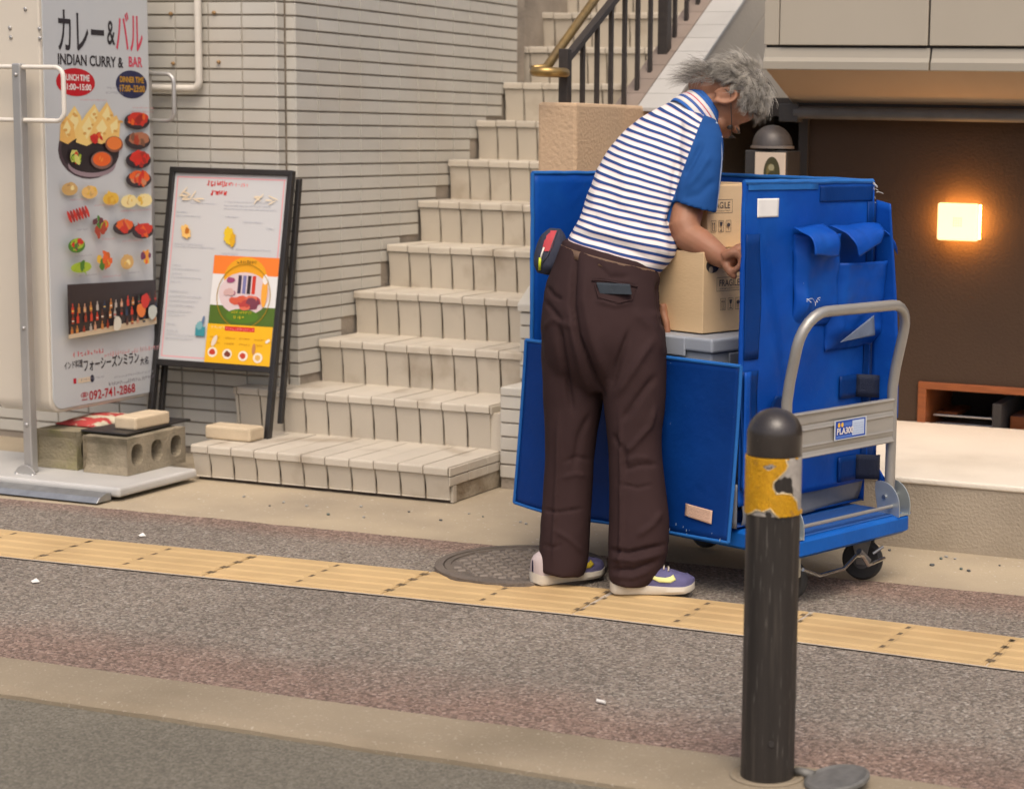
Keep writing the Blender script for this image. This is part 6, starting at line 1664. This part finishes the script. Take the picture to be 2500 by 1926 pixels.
# back pocket welt and side seam of the trousers
def on_tr(x, y, off=.002): return at(x, y, near_depth(tco, x, y, 6) - off)
MB().tube([on_tr(1262, 598), on_tr(1290, 599), on_tr(1320, 604), on_tr(1360, 612)], .0028, 6).build('pocket_welt', M_TRS, pr_, smooth=True)
MB().tube([on_tr(1268, 604), on_tr(1276, 634), on_tr(1320, 646), on_tr(1348, 640), on_tr(1356, 616)], .0016, 6).build('pocket_seam', M_TRS, pr_, smooth=True)

# ---- shoes
M_SOLE = material('shoe_sole', (.62, .575, .48), .7, var=.08, vscale=20, col2=(.45, .38, .28), c2scale=12, c2lo=.55, c2hi=.8)
M_UPP = material('purple_mesh', (.105, .098, .215), .75, var=.12, vscale=25, bump=.3, bscale=500)
M_HEEL = material('lilac_suede', (.43, .36, .35), .85, var=.08, vscale=20)
M_CHK = material('pale_yellow_mark', (.70, .70, .27), .55)
M_CHK2 = material('gold_mark', (.52, .40, .03), .5)
def shoe(name_, P0, dvec, mark, L=.272):
    d = np.array([dvec[0], dvec[1], 0.]); d /= np.linalg.norm(d); w = np.array([d[1], -d[0], 0.])       # w points to the wearer's right
    zg = .0145
    def hw(s): return float(np.interp(s, [0, .015, .05, .12, .35, .55, .72, .88, .96, 1], [.003, .020, .030, .036, .035, .043, .049, .041, .026, .004]))
    def up(s): return float(np.interp(s, [0, .05, .2, .35, .5, .65, .8, .92, 1], [.040, .060, .078, .076, .064, .050, .040, .030, .012]))
    def sole_t(s): return float(np.interp(s, [0, .3, .6, 1], [.030, .028, .024, .020]))
    def lift(s): return .010 * max(0, (s - .82) / .18) ** 2 + .006 * max(0, (.05 - s) / .05)
    def pt(s, y, z): return np.array([P0[0], P0[1], zg]) + d * (s * L) + w * y + np.array([0, 0, z])
    S = np.concatenate([[0, .006, .015, .03, .05, .08], np.linspace(.12, .92, 20), [.95, .97, .985, 1]])
    so_ = MB(); rings = []
    for s in S:
        h = hw(s) + .004; l, t = lift(s), sole_t(s)
        rings.append([pt(s, h * .9, l), pt(s, h * 1.03, l + t * .4), pt(s, h, l + t), pt(s, -h, l + t), pt(s, -h * 1.03, l + t * .4), pt(s, -h * .9, l)])
    sh = thing_part = so_.loft(rings).build('shoe', M_SOLE, pr_, smooth='auto')
    def surf(s, a, off=0.0):
        """a: 0 at the sole on the wearer's right, pi at the sole on the left"""
        h, u = hw(s) + off, up(s) + off; z = lift(s) + sole_t(s) - .003
        c, q = math.cos(a), math.sin(a)
        return pt(s, h * math.copysign(abs(c) ** .75, c), z + u * abs(q) ** .85)
    A = np.linspace(0, math.pi, 17)
    MB().loft([[surf(s, a) for a in A] for s in S], cap=False, closed=False).build('upper', M_UPP, sh, smooth=True)
    MB().loft([[surf(s, a, .0016) for a in A] for s in np.concatenate([[0, .006, .015, .03, .05, .08], np.linspace(.12, .40, 8)])], cap=False, closed=False).build('heel_panel', M_HEEL, sh, smooth=True)
    MB().loft([[surf(s, a, .0016) for a in np.linspace(.02, math.pi - .02, 15)] for s in np.linspace(.90, .995, 6)], cap=False, closed=False).build('toe_guard', M_UPP, sh, smooth=True)
    lc_ = MB()
    for k in range(5):
        s = .46 + k * .055; lc_.tube([surf(s, 1.15, .003), surf(s + .01, 1.57, .005), surf(s, 2.0, .003)], .0028, 6)
    lc_.build('laces', material('lace', (.45, .40, .32), .8), sh, smooth=True)
    # curved check mark on both flanks
    for side in (0, 1):
        top = [(.355, .50), (.44, .40), (.54, .36), (.64, .42), (.70, .55), (.735, .74)]; bot = [(.355, .50), (.45, .27), (.57, .17), (.70, .22), (.765, .42), (.735, .74)]
        f = lambda s, a: surf(s, (a * 1.25) if side == 0 else math.pi - a * 1.25, .0026)
        mk = MB().loft([[f(*(np.array(a) * (1 - t) + np.array(b) * t)) for t in np.linspace(0, 1, 4)] for a, b in zip(top, bot)], cap=False, closed=False)
        o = mk.build('check_mark', mark, sh, smooth=True); q = o.modifiers.new('thick', 'SOLIDIFY'); q.thickness = .0012; q.offset = 1
rh, rt = on_z(1302, 1268, .015), on_z(1481, 1266, .015)
dv = (rt - rh)[:2]; nrm = np.array([-dv[1], dv[0]]) / np.linalg.norm(dv)
shoe('shoe', (rh[:2] + nrm * .040), dv, M_CHK, max(.25, float(np.linalg.norm(dv))))
lh, lt_ = on_z(1150, 1250, .015), on_z(1284, 1229, .015)
dv = (lt_ - lh)[:2]; nrm = np.array([-dv[1], dv[0]]) / np.linalg.norm(dv)
shoe('shoe', (lh[:2] + nrm * .036), dv, M_CHK2, max(.25, float(np.linalg.norm(dv))))

# ---- wallet in the back pocket, pouch on the belt
wd_ = near_depth(tco, 1310, 612, 10)
wa, wb, wc, wdd = (at(x, y, wd_ + o) for x, y, o in ((1272, 602, .010), (1344, 606, .004), (1348, 628, .004), (1280, 626, .010)))
nrmw = -FH
wl_ = thing('wallet', 'grey blue wallet sticking out of the back trouser pocket', 'wallet', tuple((wa + wc) / 2))
M_WAL = material('wallet_leather', (.035, .044, .054), .6, spec=.2, var=.15, vscale=40, bump=.2, bscale=300)
MB().prism([wa, wb, wc, wdd], nrmw * .008).build('back_half', M_WAL, wl_, bevel=.002)
MB().prism([wa * .92 + wdd * .08 + nrmw * .009, wb * .92 + wc * .08 + nrmw * .009, wc + nrmw * .009, wdd + nrmw * .009], nrmw * .007).build('front_half', M_WAL, wl_, bevel=.002)
po = thing('waist_pouch', 'navy waist pouch with a red zip panel and yellow tag on the belt', 'pouch', tuple(at(1172, 560, 5.80)))
M_NV = material('navy_fabric', (.020, .024, .045), .75, var=.15, vscale=30, bump=.3, bscale=400)
PO = [((1172, 487), (1196, 489), 5.80, .020), ((1156, 500), (1205, 503), 5.80, .040), ((1146, 520), (1210, 524), 5.80, .050), ((1140, 545), (1204, 550), 5.795, .052), ((1140, 565), (1192, 572), 5.79, .046), ((1146, 580), (1172, 586), 5.79, .028)]
MB().loft([ring(*r, n=28, ex_=.75) for r in dense(PO)]).build('pouch_body', M_NV, po, smooth=True)
def on_po(x, y, off=.003):
    rows = dense(PO, 6); best = min(rows, key=lambda r: abs((r[0][1] + r[1][1]) / 2 - y)); c = (best[0][0] + best[1][0]) / 2; h = (best[1][0] - best[0][0]) / 2
    t = max(-.98, min(.98, (x - c) / h)); return at(x, y, best[2] - best[3] * (1 - abs(t) ** 2.6) ** (1 / 2.6) - off)
rp_ = [[on_po(x0 + (x1 - x0) * t, y, .002) for t in np.linspace(0, 1, 5)] for (x0, x1, y) in ((1168, 1190, 492), (1162, 1186, 502), (1158, 1182, 514), (1156, 1178, 526), (1157, 1174, 536))]
MB().loft(rp_, cap=False, closed=False).build('red_panel', material('red_fabric', (.46, .045, .055), .75, var=.1, vscale=30), po, smooth=True)
MB().tube([on_po(x, y, .004) for x, y in ((1189, 492), (1184, 504), (1179, 518), (1174, 532), (1166, 548), (1156, 562))], .0016, 6).build('zip', material('zip_dark', (.05, .05, .06), .4), po, smooth=True)
MB().tube([on_po(1160, 528, .006), on_po(1156, 540, .007), on_po(1153, 552, .007)], .0030, 6).build('zip_pull', M_WHITE, po, smooth=True)
MB().tube([on_po(1152, 550, .007), on_po(1151, 562, .008), on_po(1151, 576, .008)], .0042, 8).build('tag', material('neon_tag', (.55, .62, .02), .5), po, smooth=True)
